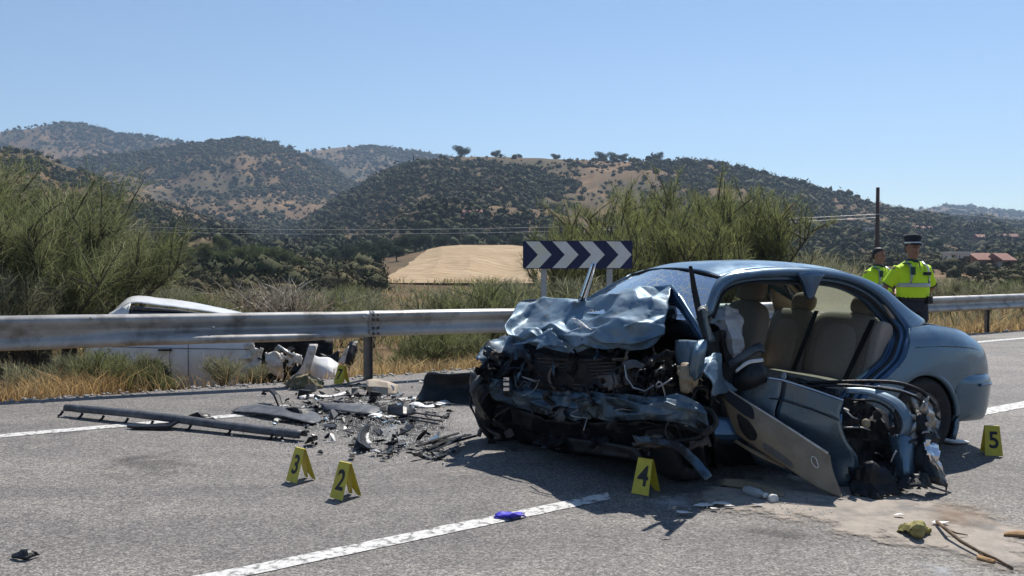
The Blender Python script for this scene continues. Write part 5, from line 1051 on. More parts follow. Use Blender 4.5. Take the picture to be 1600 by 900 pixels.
for pts in ([(266, 545), (265, 566), (268, 582)], [(294, 520), (294, 560), (295, 603)], [(150, 541), (266, 544), (390, 546)]): MB().tube([W(u, v, 12.35) for u, v in pts], .005, 5).build('door_gap', 'seal', bw)
MB().box(W(258, 547, 12.33), (.09, 0, 0), (0, .02, 0), (0, 0, .012)).build('door_handle', 'black_plastic', bw)
vpatch('tail', [[(146, 519, 12.5), (142, 521, 13.1), (146, 519, 13.7)], [(136, 548, 12.45), (132, 548, 13.1), (138, 548, 13.7)], [(142, 590, 12.5), (140, 592, 13.1), (144, 590, 13.7)]], 'white_paint', nu=4, nv=4, thick=.01)
vpatch('underside', [[(150, 603, 12.5), (380, 606, 12.5)], [(150, 598, 13.7), (380, 598, 13.7)]], 'engine_dark', nu=2, nv=2, thick=.02)
def ditch_wheel(u, v, d):
    c = W(u, v, d); ax = Vector((0, -1, 0)); h = .095
    ty = MB().lathe(c, ax, [(-h, .24), (-h, .28), (-h * .6, .30), (h * .6, .30), (h, .28), (h, .20)], 30).build('wheel', 'rubber', WC, True)
    MB().lathe(c, ax, [(h, .20), (h * .6, .19), (h * .4, .05), (h * .5, .001)], 24).build('rim', 'steel', ty, True)
ditch_wheel(236, 597, 12.56); ditch_wheel(438, 590, 13.0)
vpatch('engine_bay', [[(372, 530, 12.9), (430, 528, 12.9), (520, 530, 13.0)], [(368, 570, 12.85), (430, 565, 12.85), (520, 570, 12.95)], [(372, 605, 12.7), (440, 604, 12.75), (520, 602, 12.85)]], 'engine_dark', nu=5, nv=6, amp=.10, sc=3, thick=.02)
vpatch('front_wing', [[(414, 551, 12.4), (430, 546, 12.38), (449, 556, 12.4)], [(417, 566, 12.36), (432, 566, 12.3), (443, 568, 12.36)], [(418, 578, 12.36), (434, 582, 12.34), (444, 586, 12.4)], [(430, 586, 12.4), (438, 594, 12.4), (442, 596, 12.42)]], 'dirty_white', nu=6, nv=6, amp=.05, sc=6, thick=.006, ragged=14)
vpatch('chassis_leg', [[(484, 538, 12.3), (496, 538, 12.3)], [(470, 576, 12.2), (484, 578, 12.2)], [(452, 592, 12.15), (470, 594, 12.15)]], 'dirty_white', nu=5, nv=3, amp=.012, sc=5, thick=.05)
vpatch('bonnet', [[(486, 552, 12.5), (498, 558, 12.4), (514, 558, 12.4), (528, 568, 12.45)], [(482, 575, 12.35), (500, 572, 12.22), (516, 572, 12.22), (532, 578, 12.3)], [(490, 596, 12.3), (505, 590, 12.15), (520, 586, 12.15), (534, 596, 12.25)], [(500, 600, 12.3), (510, 600, 12.2), (522, 600, 12.2), (534, 602, 12.25)]], 'white_paint', nu=5, nv=5, amp=.015, sc=4, thick=.006)
vpatch('bumper', [[(546, 536, 12.4), (552, 532, 12.4), (559, 534, 12.4)], [(540, 552, 12.3), (548, 552, 12.25), (555, 556, 12.3)], [(528, 560, 12.3), (541, 570, 12.2), (546, 576, 12.25)]], 'black_plastic', nu=5, nv=4, amp=.03, sc=6, thick=.012)
vpatch('bumper_trim', [[(536, 552, 12.25), (545, 540, 12.25)], [(528, 566, 12.2), (538, 570, 12.2)]], 'dirty_white', nu=4, nv=3, amp=.02, sc=8, thick=.01)
vpatch('splash_guard', [[(498, 552, 12.6), (515, 556, 12.6), (530, 546, 12.6)], [(505, 560, 12.55), (518, 566, 12.55), (530, 566, 12.55)]], 'black_plastic', nu=4, nv=5, amp=.03, sc=6, thick=.01)
MB().tube([W(434, 541, 12.25), W(446, 549, 12.2), W(458, 558, 12.2)], .028, 7).build('steering_strut', 'steel', WC, True)
cushion('fog_lamp', W(374, 584, 12.45), (.06, 0, 0), (0, .03, 0), (0, 0, .025), 'white_plastic', WC, 2, 7, 5)
vpatch('front_wing', [[(372, 540, 12.5), (392, 538, 12.45), (412, 545, 12.5)], [(370, 562, 12.4), (390, 560, 12.36), (408, 566, 12.45)], [(374, 588, 12.45), (388, 592, 12.4), (402, 594, 12.5)]], 'dirty_white', nu=7, nv=7, amp=.07, sc=5, seed=11, thick=.005, ragged=9, lin=True)
vpatch('torn_panel', [[(446, 556, 12.3), (462, 548, 12.3), (474, 552, 12.3)], [(448, 574, 12.26), (462, 570, 12.2), (472, 574, 12.28)]], 'dirty_white', nu=6, nv=6, amp=.05, sc=7, seed=13, thick=.004, ragged=12, lin=True)
rw = random.Random(5)
for k in range(36):
    c = W(rw.uniform(375, 480), rw.uniform(540, 600), rw.uniform(12.4, 12.8)); s = rw.uniform(.03, .12); m = Matrix.Rotation(rw.uniform(0, 6), 3, Vector((rw.gauss(0, 1), rw.gauss(0, 1), rw.gauss(0, 1))).normalized())
    MB().prism([c + m @ Vector((rw.uniform(.4, 1) * s * math.cos(a), rw.uniform(.4, 1) * s * math.sin(a), 0)) for a in (0, 1.2, 2.2, 3.4, 4.6)], m @ Vector((0, 0, rw.choice([.004, .02])))).build('engine_fragment', rw.choice(['black_plastic', 'engine_dark', 'dark_steel', 'black_plastic', 'dirty_white' if k % 4 == 0 else 'engine_dark']), WC)

# ================================================================== numbered evidence markers
def glyph(ch):
    cu = bpy.data.curves.new('glyph', 'FONT'); cu.body = ch; cu.size = 1; cu.align_x = 'CENTER'; cu.offset = .022; cu.resolution_u = 6
    ob = bpy.data.objects.new('glyph', cu); COL.objects.link(ob); dg = bpy.context.evaluated_depsgraph_get(); me = bpy.data.meshes.new_from_object(ob.evaluated_get(dg))
    V = [v.co.copy() for v in me.vertices]; F = [tuple(p.vertices) for p in me.polygons]; bpy.data.objects.remove(ob); bpy.data.meshes.remove(me)
    xs = [v.x for v in V]; ys = [v.y for v in V]; cx = (min(xs) + max(xs)) / 2; h = max(ys) - min(ys)
    return [((v.x - cx) / h, (v.y - min(ys)) / h) for v in V], F
def marker(u, v, ch, yaw, label, h=.215, wb=.125, wt_=.105, base=.15):
    p = G(u, v, .006); t = thing('evidence_marker', label, 'marker', p, 'yellow numbered evidence markers'); rot = Matrix.Rotation(yaw, 3, 'Z')
    T = lambda q: p + rot @ Vector(q)
    for s, nm in ((-1, 'front_panel'), (1, 'back_panel')):
        y = s * base / 2; yt = s * .006
        n = Vector((0, s * h, base / 2)).normalized() * .003
        b = [(-wb / 2, y, 0), (-.026, y, 0), (0, y - s * .018 * base / h * 2, .05), (.026, y, 0), (wb / 2, y, 0), (wt_ / 2, yt, h), (-wt_ / 2, yt, h)] if s > 0 else [(-wb / 2, y, 0), (wb / 2, y, 0), (wt_ / 2, yt, h), (-wt_ / 2, yt, h)]
        pan = MB().prism([T(q) for q in b], rot @ n).build(nm, 'marker_yellow', t)
        gv, gf = glyph(ch); k = .125; sg = 1 if s < 0 else -1; V = []
        for gx, gy in gv:
            f = (.052 + gy * k) / h; V.append(T(Vector((gx * k * .92 * sg + .004 * sg, y + (yt - y) * f, (.052 + gy * k))) + n + n.normalized() * .0012))
        mesh_obj('number', V, gf, 'marker_black', pan)
    MB().box(T((0, 0, h + .002)), rot @ Vector((wt_ / 2, 0, 0)), rot @ Vector((0, .0065, 0)), (0, 0, .003)).build('fold', 'marker_yellow', t)
marker(470, 750, '3', R(-42), 'yellow evidence marker number 3, the one closer to the long sill trim')
marker(540, 776, '2', R(-40), 'yellow evidence marker number 2 in the open lane toward the blue glove')
marker(1009, 769, '4', R(-38), 'yellow evidence marker number 4 in front of the wrecked car')
marker(1549, 709, '5', R(-14), 'yellow evidence marker number 5 behind the rear wheel')
marker(534, 599, '7', R(-30), 'yellow evidence marker number 7 beside the white car')

# ================================================================== the two officers
def ring_loft(mb, rings, n=16):                                  # rings: (centre, half-width vector, half-depth vector)
    V = []
    for c, a, b in rings:
        for k in range(n):
            q = 2 * math.pi * k / n; V.append(Vector(c) + Vector(a) * math.cos(q) + Vector(b) * math.sin(q))
    m = len(rings); mb.add(V, [(i * n + k, i * n + (k + 1) % n, (i + 1) * n + (k + 1) % n, (i + 1) * n + k) for i in range(m - 1) for k in range(n)] + [tuple(range(n - 1, -1, -1)), tuple((m - 1) * n + k for k in range(n))])
def fuse(o, vox=.012, it=6):
    m = o.modifiers.new('r', 'REMESH'); m.mode = 'VOXEL'; m.voxel_size = vox; m.use_smooth_shade = True
    s_ = o.modifiers.new('s', 'SMOOTH'); s_.factor = .5; s_.iterations = it; return o
def hand(mb, w, fdir, side, curl):
    """palm plus five bent fingers"""
    f = Vector(fdir).normalized(); a = f.cross(Vector(side)).normalized(); sd = Vector(side).normalized()
    ring_loft(mb, [(w, a * .024, sd * .018), (w + f * .045, a * .040, sd * .016), (w + f * .09, a * .042, sd * .013)], 10)
    for k, L in enumerate((.070, .080, .075, .058)):
        b = w + f * .088 + a * (.030 - .020 * k); p1 = b + f * L * .45; p2 = p1 + (f * math.cos(curl) + sd * math.sin(curl)) * L * .35; p3 = p2 + (f * math.cos(2 * curl) + sd * math.sin(2 * curl)) * L * .28
        mb.tube([b, p1, p2, p3], [.009, .0088, .008, .006], 7)
    b = w + f * .03 + a * .036; mb.tube([b, b + (f * .6 + a * .6) * .035, b + (f * .95 + a * .5) * .06 + sd * .01], [.011, .010, .008], 7)
def officer(name, label, base, yaw, h, arms, head_yaw, cap):
    k = h / 1.78; t = thing(name, label, 'person', base, 'police officers in high-visibility shirts'); rot = Matrix.Rotation(yaw, 3, 'Z'); B = Vector(base)
    T = lambda x, y, z: B + rot @ Vector((x * k * 1.13, y * k * 1.1, z * k)); D = lambda x, y, z: rot @ Vector((x * k * 1.13, y * k * 1.1, z * k))   # faces -y
    hr = Matrix.Rotation(head_yaw, 3, 'Z'); TH_ = lambda x, y, z: B + rot @ (Vector((0, .01, 1.60)) * k + hr @ (Vector((x, y, z - 1.60)) * k)); DH = lambda x, y, z: rot @ (hr @ Vector((x, y, z))) * k
    b = MB()
    ring_loft(b, [(T(0, .0, .93), D(.165, 0, 0), D(0, .115, 0)), (T(0, 0, 1.10), D(.155, 0, 0), D(0, .11, 0)), (T(0, 0, 1.28), D(.175, 0, 0), D(0, .12, 0)), (T(0, .01, 1.42), D(.185, 0, 0), D(0, .10, 0)), (T(0, .015, 1.485), D(.08, 0, 0), D(0, .06, 0))])
    ring_loft(b, [(T(0, .015, 1.44), D(.062, 0, 0), D(0, .062, 0)), (T(0, .0, 1.60), D(.054, 0, 0), D(0, .056, 0))], 12)
    ring_loft(b, [(TH_(0, -.035, 1.535), DH(.03, 0, 0), DH(0, .03, 0)), (TH_(0, -.025, 1.56), DH(.052, 0, 0), DH(0, .062, 0)), (TH_(0, -.01, 1.61), DH(.070, 0, 0), DH(0, .085, 0)), (TH_(0, 0, 1.67), DH(.077, 0, 0), DH(0, .096, 0)), (TH_(0, .005, 1.73), DH(.074, 0, 0), DH(0, .092, 0)), (TH_(0, .005, 1.77), DH(.04, 0, 0), DH(0, .05, 0))], 18)
    b.tube([TH_(0, -.088, 1.672), TH_(0, -.108, 1.632), TH_(0, -.095, 1.622)], [.011 * k, .017 * k, .012 * k], 8)     # nose
    for s in (-1, 1): b.ball(TH_(s * .077, .012, 1.655), .012 * k, .022 * k, .032 * k, 8, 6)
    b.tube([TH_(-.04, -.093, 1.683), TH_(0, -.098, 1.687), TH_(.04, -.093, 1.683)], .010 * k, 6)                      # brow
    for s, (el, wr, fd_, sd_) in arms.items():
        sh = T(s * .19, .015, 1.40); e = T(*el); w = T(*wr)
        b.tube([sh, sh.lerp(e, .5), e, e.lerp(w, .35), w], [.060 * k, .050 * k, .041 * k, .042 * k, .028 * k], 12); hand(b, w, D(*fd_), D(*sd_), .5)
    for s in (-1, 1):
        b.tube([T(s * .09, 0, .95), T(s * .10, -.01, .75), T(s * .105, -.01, .50), T(s * .11, .015, .35), T(s * .11, .02, .08)], [.092 * k, .082 * k, .058 * k, .058 * k, .04 * k], 12)
        ring_loft(b, [(T(s * .11, .06, .045), D(.035, 0, 0), D(0, 0, .04)), (T(s * .115, -.03, .045), D(.042, 0, 0), D(0, 0, .042)), (T(s * .125, -.15, .03), D(.042, 0, 0), D(0, 0, .028)), (T(s * .127, -.19, .025), D(.025, 0, 0), D(0, 0, .02))], 10)
    body = fuse(b.build('body', 'skin', t, True), .011, 5)
    sh_ = MB()
    ring_loft(sh_, [(T(0, 0, 1.0), D(.185, 0, 0), D(0, .135, 0)), (T(0, -.005, 1.10), D(.192, 0, 0), D(0, .148, 0)), (T(0, -.005, 1.22), D(.196, 0, 0), D(0, .145, 0)), (T(0, 0, 1.34), D(.205, 0, 0), D(0, .135, 0)), (T(0, .01, 1.425), D(.20, 0, 0), D(0, .105, 0)), (T(0, .015, 1.475), D(.115, 0, 0), D(0, .078, 0)), (T(0, .015, 1.50), D(.072, 0, 0), D(0, .066, 0))], 20)
    cuffs = []
    for s, (el, wr, _, _) in arms.items():
        s0 = T(s * .165, .012, 1.405); e = T(*el); q = s0.lerp(e, .80); sh_.tube([s0, s0.lerp(e, .4), q], [.078 * k, .075 * k, .074 * k], 14); cuffs.append((s0.lerp(e, .78), q.lerp(e, .08)))
    st = fuse(sh_.build('shirt', 'hivis', t, True), .013, 4)
    for a, q in cuffs: MB().tube([a, q], [.076 * k, .077 * k], 16).build('cuff', 'navy_cloth', st, True)
    col_ = MB(); ring_loft(col_, [(T(0, .012, 1.475), D(.085, 0, 0), D(0, .078, 0)), (T(0, .02, 1.52), D(.068, 0, 0), D(0, .066, 0))], 18); col_.build('collar', 'green_dark', st, True)
    MB().add([T(-.012, -.098, 1.49), T(.012, -.098, 1.49), T(0, -.138, 1.36)], [(0, 1, 2)]).build('placket', 'green_dark', st)
    def band(z0, z1, nm, mat, sx=.2, sy=.153):
        m = MB(); ring_loft(m, [(T(0, -.005, z0), D(sx, 0, 0), D(0, sy, 0)), (T(0, -.005, z1), D(sx, 0, 0), D(0, sy, 0))], 28); return m.build(nm, mat, st, True)
    band(1.165, 1.215, 'reflective_band', 'reflective')
    for s in (-1, 1): MB().tube([T(s * .115, -.122, 1.215), T(s * .115, -.137, 1.32), T(s * .105, -.115, 1.42), T(s * .10, -.03, 1.485), T(s * .105, .09, 1.45), T(s * .115, .13, 1.30)], .022 * k, 6, .35).build('reflective_strap', 'reflective', st, True)
    MB().box(T(.075, -.149, 1.335), D(.05, 0, 0), D(0, .004, 0), D(0, 0, .02)).build('name_patch', 'navy_cloth', st)
    MB().box(T(-.10, -.140, 1.37), D(.022, 0, 0), D(0, .012, 0), D(0, 0, .05)).build('radio', 'green_dark', st)
    MB().box(T(-.155, -.10, 1.46), D(.03, 0, 0), D(0, .04, 0), D(0, 0, .006)).build('shoulder_patch', 'green_dark', st)
    tr = MB()
    ring_loft(tr, [(T(0, 0, 1.03), D(.178, 0, 0), D(0, .13, 0)), (T(0, .005, .95), D(.185, 0, 0), D(0, .135, 0)), (T(0, .005, .85), D(.175, 0, 0), D(0, .12, 0))], 18)
    for s in (-1, 1): tr.tube([T(s * .09, 0, .92), T(s * .10, -.01, .75), T(s * .107, -.01, .50), T(s * .112, .012, .30), T(s * .112, .015, .07)], [.108 * k, .100 * k, .08 * k, .076 * k, .075 * k], 14)
    tz_ = fuse(tr.build('trousers', 'navy_cloth', t, True), .014, 4)
    m = MB(); ring_loft(m, [(T(0, 0, .995), D(.19, 0, 0), D(0, .142, 0)), (T(0, 0, 1.04), D(.188, 0, 0), D(0, .14, 0))], 24); belt = m.build('belt', 'seal', tz_, True)
    MB().box(T(-.185, .02, .95), D(.03, 0, 0), D(0, .05, 0), D(0, 0, .09)).build('holster', 'seal', belt); MB().box(T(.12, -.12, 1.0), D(.03, 0, 0), D(0, .03, 0), D(0, 0, .045)).build('pouch', 'seal', belt)
    for s in (-1, 1):
        sm = MB(); ring_loft(sm, [(T(s * .11, .075, .05), D(.04, 0, 0), D(0, 0, .05)), (T(s * .115, -.02, .055), D(.048, 0, 0), D(0, 0, .06)), (T(s * .124, -.13, .04), D(.05, 0, 0), D(0, 0, .04)), (T(s * .128, -.205, .03), D(.03, 0, 0), D(0, 0, .03))], 12); sm.build('boot', 'seal', t, True)
        MB().ball(TH_(s * .032, -.092, 1.664), .010 * k, .007 * k, .006 * k, 8, 6).build('eye', 'hair', body)
    MB().tube([TH_(-.025, -.086, 1.592), TH_(0, -.094, 1.594), TH_(.025, -.086, 1.592)], .005 * k, 6).build('mouth', 'lip', body, True)
    hm = MB(); ring_loft(hm, [(TH_(0, .045, 1.60), DH(.06, 0, 0), DH(0, .05, 0)), (TH_(0, .035, 1.66), DH(.082, 0, 0), DH(0, .075, 0)), (TH_(0, .012, 1.72), DH(.081, 0, 0), DH(0, .093, 0)), (TH_(0, .008, 1.765), DH(.068, 0, 0), DH(0, .08, 0)), (TH_(0, .005, 1.785), DH(.03, 0, 0), DH(0, .04, 0))], 18); hm.build('hair', 'hair', body, True)
    if cap:
        c = MB(); ring_loft(c, [(TH_(0, 0, 1.715), DH(.088, 0, 0), DH(0, .106, 0)), (TH_(0, 0, 1.745), DH(.090, 0, 0), DH(0, .108, 0)), (TH_(0, .0, 1.795), DH(.105, 0, 0), DH(0, .122, 0)), (TH_(0, .0, 1.825), DH(.095, 0, 0), DH(0, .112, 0)), (TH_(0, .0, 1.835), DH(.05, 0, 0), DH(0, .06, 0))], 22); cp_ = c.build('cap', 'navy_cloth', t, True)
        c = MB(); ring_loft(c, [(TH_(0, 0, 1.716), DH(.091, 0, 0), DH(0, .109, 0)), (TH_(0, 0, 1.736), DH(.0925, 0, 0), DH(0, .111, 0))], 22); c.build('cap_band', 'cap_white', cp_, True)
        V = [TH_(.085 * math.sin(a), -.075 - .03 * math.cos(a), 1.715) for a in np.linspace(-1.4, 1.4, 11)] + [TH_(.088 * math.sin(a), -.075 - .095 * math.cos(a), 1.695) for a in np.linspace(-1.4, 1.4, 11)]
        o = mesh_obj('visor', V, [(i, i + 1, 12 + i, 11 + i) for i in range(10)], 'seal', cp_, True); md = o.modifiers.new('t', 'SOLIDIFY'); md.thickness = .006
    else:
        c = MB(); c.tube([TH_(-.05, -.09, 1.745), TH_(0, -.105, 1.75), TH_(.05, -.09, 1.745)], .012 * k, 8); c.build('sunglasses_on_head', 'seal', body, True)
    return t
p1 = W(1424, 590, 11.5); p1.z = 0
officer('person', 'officer with dark peaked cap and white band, bright yellow shirt, hands behind his back', p1, R(14), 1.79, {-1: ((-.30, .10, 1.13), (-.17, .16, .97), (.6, .15, -.6), (0, 1, 0)), 1: ((.34, .10, 1.14), (.20, .19, 1.0), (-.8, .1, -.3), (0, 1, 0))}, R(-6), True)
p2 = W(1372, 560, 13.6); p2.z = 0
officer('person', 'bareheaded officer in a yellow high-visibility shirt standing behind the capped one', p2, R(24), 1.70, {-1: ((-.28, .02, 1.12), (-.24, -.10, .90), (.1, -.2, -1), (1, 0, 0)), 1: ((.29, .0, 1.14), (.12, -.20, 1.06), (-.9, -.3, 0), (0, 0, 1))}, R(10), False)

# ================================================================== debris on the road
def debris(name, label, cat, rows, mat, group=None, **k):
    o = patch(name, [[(G(u, v, z)) for u, v, z in r] for r in rows], mat, None, **k); return tag(o, label, cat, group)
# long sill trim with brackets
p0, p1_ = G(103, 650, 0), G(474, 690, 0); p0.z = .085; p1_.z = .075
tb = thing('sill_trim', 'long dark sill trim bar with brackets lying across the edge line', 'car part', (p0 + p1_) / 2 * 1); tb.location.z = 0
dv = (p1_ - p0).normalized(); sd_ = Vector((dv.y, -dv.x, 0))
V = []; prof = [(-.055, -.03), (-.05, .005), (-.025, .028), (.01, .032), (.04, .015), (.052, -.03)]
for q in np.linspace(0, 1, 40):
    p = p0.lerp(p1_, q) + Vector((0, 0, .012 * math.sin(q * 5))); wv = 1 - .35 * (q < .06)
    for a, z in prof: V.append(p + sd_ * a * wv + Vector((0, 0, z)))
m = len(prof); o = mesh_obj('bar', V, [(i * m + j, i * m + j + 1, (i + 1) * m + j + 1, (i + 1) * m + j) for i in range(39) for j in range(m - 1)], 'grey_plastic', tb, True); md = o.modifiers.new('t', 'SOLIDIFY'); md.thickness = .005
for q in (.005, .10, .20, .31, .42, .58, .74, .90):
    p = p0.lerp(p1_, q); MB().tube([p + sd_ * .045 + Vector((0, 0, -.03)), p + sd_ * .07 + Vector((0, 0, -.06)), p + sd_ * .055 - dv * .05 + Vector((0, 0, -p.z + .008))], [.014, .012, .010], 6).build('clip', 'black_plastic', tb)
pk = p0.lerp(p1_, .5); MB().prism([pk + sd_ * .06 + Vector((0, 0, -.02)) + dv * .1, pk + sd_ * .06 + Vector((0, 0, -.05)) - dv * .05, pk + sd_ * .22 - dv * .36 + Vector((0, 0, -.072)), pk + sd_ * .24 - dv * .25 + Vector((0, 0, -.072)), pk + sd_ * .13 + dv * .06 + Vector((0, 0, -.06))], (0, 0, .022)).build('bracket', 'black_plastic', tb)
debris('light_unit', 'small broken lamp unit with silver bits behind the sill trim', 'car part', [[(290, 652, .02), (305, 645, .09), (325, 646, .07)], [(300, 657, .01), (318, 653, .05), (336, 656, .02)]], 'black_plastic', nu=5, nv=5, amp=.03, sc=10, thick=.012)
debris('grey_panel', 'flat dark grey torn plastic panel tapering to a point', 'car part', [[(366, 640, .02), (395, 632, .05), (440, 636, .08), (490, 645, .05), (503, 655, .02)], [(362, 643, .02), (400, 646, .04), (445, 652, .05), (485, 661, .03), (504, 658, .01)]], 'grey_plastic', nu=6, nv=6, amp=.012, sc=8, thick=.006)
o = MB().tube([G(412, 611, .12), G(424, 610, .13), G(432, 618, .10), G(438, 634, .01)], [.035, .038, .036, .03], 6, .4).build('bent_bracket', 'black_plastic'); tag(o, 'black bent bracket standing on the grey torn panel', 'car part')
debris('dark_panel', 'dark blue-black curved panel beside the grey torn one', 'car part', [[(444, 638, .08), (465, 636, .11), (492, 640, .06)], [(446, 646, .02), (470, 648, .05), (490, 652, .01)]], 'black_plastic', nu=5, nv=5, amp=.02, sc=8, thick=.006)
debris('bumper_strip', 'grey curved bumper strip in the middle of the debris', 'car part', [[(500, 630, .08), (540, 630, .09), (580, 634, .07), (600, 640, .03)], [(505, 642, .02), (540, 643, .05), (575, 648, .03), (598, 648, .01)]], 'grey_plastic', nu=4, nv=6, amp=.015, sc=7, thick=.008)
def wstrip(name, label, pts, w, mat, h=.03):
    P = crspline(np.array([tuple(G(u, v, 0)) for u, v in pts]), 5); rows = [[], []]
    for i, p in enumerate(P):
        d_ = P[min(i + 1, len(P) - 1)] - P[max(i - 1, 0)]; n = np.array([-d_[1], d_[0], 0]); n /= np.linalg.norm(n) + 1e-9; z = .012 + h * (.5 + .5 * math.sin(i * .8))
        rows[0].append(Vector(p + n * w / 2) + Vector((0, 0, z))); rows[1].append(Vector(p - n * w / 2) + Vector((0, 0, z * .5)))
    return tag(patch(name, rows, mat, None, nu=3, nv=1, thick=.006), label, 'car part')
wstrip('white_strip', 'thin straight white plastic strip near the marker 7 rubble', [(468, 624), (510, 621), (552, 616)], .05, 'white_plastic')
wstrip('white_strip', 'curved white plastic strip joined to black grille bars', [(578, 656), (605, 653), (635, 649)], .09, 'white_plastic', .04)
wstrip('white_strip', 'wavy white plastic strip next to the big dark bumper', [(640, 634), (665, 637), (700, 632)], .08, 'white_plastic', .03)
for u, v, s in ((474, 616, .07), (585, 618, .06)): 
    c = G(u, v, s * .62); tag(MB().prism([c + Vector((-s, 0, -s * .6)), c + Vector((s * .9, 0, -s * .6)), c + Vector((s, 0, s * .5)), c + Vector((-s * .7, 0, s * .7))], (.01, s * .9, 0)).build('black_block', 'black_plastic'), 'stubby black plastic block in the rubble by the pale strips', 'car part', 'black blocks in the rubble')
tbp = thing('bumper_corner', 'beige bumper corner with a round fog lamp hole', 'car part', G(598, 612, 0)); p = G(598, 612, 0)
oo = patch('shell', [[G(573, 594, .16), G(585, 592, .17), G(605, 596, .15), G(622, 602, .08)], [G(572, 604, .10), G(587, 604, .10), G(606, 606, .09), G(622, 608, .05)], [G(575, 614, .01), G(588, 618, .01), G(606, 618, .01), G(620, 616, .01)]], 'tan_bumper', tbp, nu=3, nv=3, amp=.006, sc=6, thick=.008, lin=True)
MB().lathe(G(612, 606, .075) + Vector((0, -.02, 0)), (0, -1, .2), [(0, .036), (.008, .038), (.008, .001)], 16).build('fog_lamp', 'white_plastic', tbp, True)
tg = thing('big_bumper', 'large black upturned bumper section beside the crushed nose', 'car part', G(700, 625, 0))
patch('shell', [[G(660, 612, .10), G(668, 583, .30), G(700, 585, .30), G(748, 582, .32)], [G(652, 620, .04), G(670, 604, .16), G(700, 606, .15), G(748, 606, .16)], [G(650, 629, .01), G(675, 627, .02), G(705, 630, .01), G(745, 632, .02)]], 'black_plastic', tg, nu=5, nv=6, amp=.015, sc=4, thick=.012)
MB().tube([G(668, 583, .305), G(700, 585, .305), G(748, 582, .325)], .008, 5).build('lip', 'grey_plastic', tg)
tgr = thing('grille', 'broken black grille bars lying by the curved white strip', 'car part', G(650, 650, 0))
patch('panel', [[G(606, 634, .10), G(630, 632, .12), G(648, 640, .06)], [G(605, 648, .02), G(630, 650, .04), G(648, 648, .02)]], 'black_plastic', tgr, nu=4, nv=4, amp=.02, sc=8, thick=.006)
for (a, b) in (((640, 644), (697, 652)), ((638, 650), (690, 658)), ((636, 654), (684, 662))): MB().tube([G(*a, .05), G(*b, .03)], .016, 6, .5).build('bar', 'black_plastic', tgr)
tgs = thing('grille_strips', 'long charred black slats lying by the dangling cable of the wreck', 'car part', G(700, 690, 0)); rs = random.Random(8)
for k in range(7):
    a = (rs.uniform(648, 680), rs.uniform(694, 708)); b = (rs.uniform(715, 756), rs.uniform(672, 690)); mid = ((a[0] + b[0]) / 2, (a[1] + b[1]) / 2 + rs.uniform(-3, 3)); MB().tube([G(*a, .015 + .01 * k), G(*mid, .03 + .01 * k), G(*b, .02 + .008 * k)], rs.uniform(.008, .016), 6, .6).build('slat', rs.choice(['black_plastic', 'engine_dark']), tgs)
debris('curved_trim', 'black crescent-shaped trim piece with white lining', 'car part', [[(572, 662, .08), (562, 674, .10), (560, 690, .09), (572, 700, .04)], [(580, 664, .05), (572, 678, .03), (572, 690, .02), (584, 702, .01)]], 'black_plastic', nu=4, nv=6, amp=.01, sc=8, thick=.01)
wstrip('white_liner', 'short pale plastic liner tucked against the crescent trim', [(574, 680), (573, 688), (578, 698)], .03, 'white_plastic', .02)
# cloths, glove, stick, bottle, papers
def cloth(name, label, cat, pix, z, mat, seed, amp=.05):
    o = patch(name, [[G(u, v, zz) for u, v, zz in r] for r in pix], mat, None, nu=7, nv=7, amp=amp, sc=13, seed=seed, thick=.005, lin=True, ragged=14); return tag(o, label, cat)
cloth('olive_cloth', 'crumpled olive and yellow cloth lying on the sand', 'cloth', [[(1408, 822, .01), (1422, 816, .04), (1438, 818, .05), (1450, 824, .01)], [(1398, 826, .02), (1420, 823, .07), (1436, 824, .08), (1454, 829, .02)], [(1396, 831, .005), (1416, 833, .02), (1436, 835, .03), (1450, 835, .005)]], 0, 'rag_olive', 3, .045)
cloth('camo_cloth', 'brown camouflage cloth heap beside evidence marker 7', 'cloth', [[(446, 599, .02), (462, 587, .12), (480, 584, .16), (505, 598, .02)], [(444, 600, .03), (462, 590, .14), (480, 588, .16), (506, 601, .02)], [(446, 605, .01), (464, 607, .02), (482, 607, .02), (504, 606, .01)]], 0, 'camo', 5, .04)
cloth('blue_glove', 'crumpled blue disposable glove on the centre of the lane', 'glove', [[(772, 803, .01), (795, 799, .03), (820, 801, .012)], [(770, 806, .012), (795, 805, .035), (818, 805, .02)], [(774, 809, .01), (796, 809, .012), (822, 806, .01)]], 0, 'glove', 6, .018)
o = MB().tube([G(1464, 815, .03), G(1480, 828, .05), G(1502, 846, .035), G(1530, 862, .03), G(1556, 873, .02), G(1582, 888, .015)], [.010, .011, .010, .009, .008, .007], 7); o.tube([G(1478, 826, .04), G(1494, 833, .03), G(1512, 836, .015)], [.006, .005, .003], 6); o.tube([G(1528, 861, .03), G(1534, 868, .02), G(1545, 872, .01)], [.007, .006, .004], 6)
tag(o.build('broken_branch', 'wood', None, True), 'long thin broken branch lying on the sand', 'stick')
debris('wood_splinter', 'pale split wood splinter lying at the rim of the sand', 'wood', [[(1570, 833, .02), (1590, 830, .03), (1606, 833, .02)], [(1568, 837, .01), (1588, 838, .01), (1606, 839, .01)]], 'split_wood', nu=3, nv=4, amp=.008, sc=10, thick=.015)
debris('wood_splinter', 'small brown wood chip beside the broken branch', 'wood', [[(1528, 868, .02), (1545, 872, .025), (1556, 876, .02)], [(1526, 873, .01), (1543, 878, .01), (1552, 880, .01)]], 'split_wood', nu=3, nv=4, amp=.008, sc=10, thick=.012)
bt = thing('plastic_bottle', 'clear plastic bottle with white cap lying on the sand', 'bottle', G(1183, 772, 0)); a, b = G(1163, 765, .032), G(1203, 776, .032); dd = (b - a).normalized()
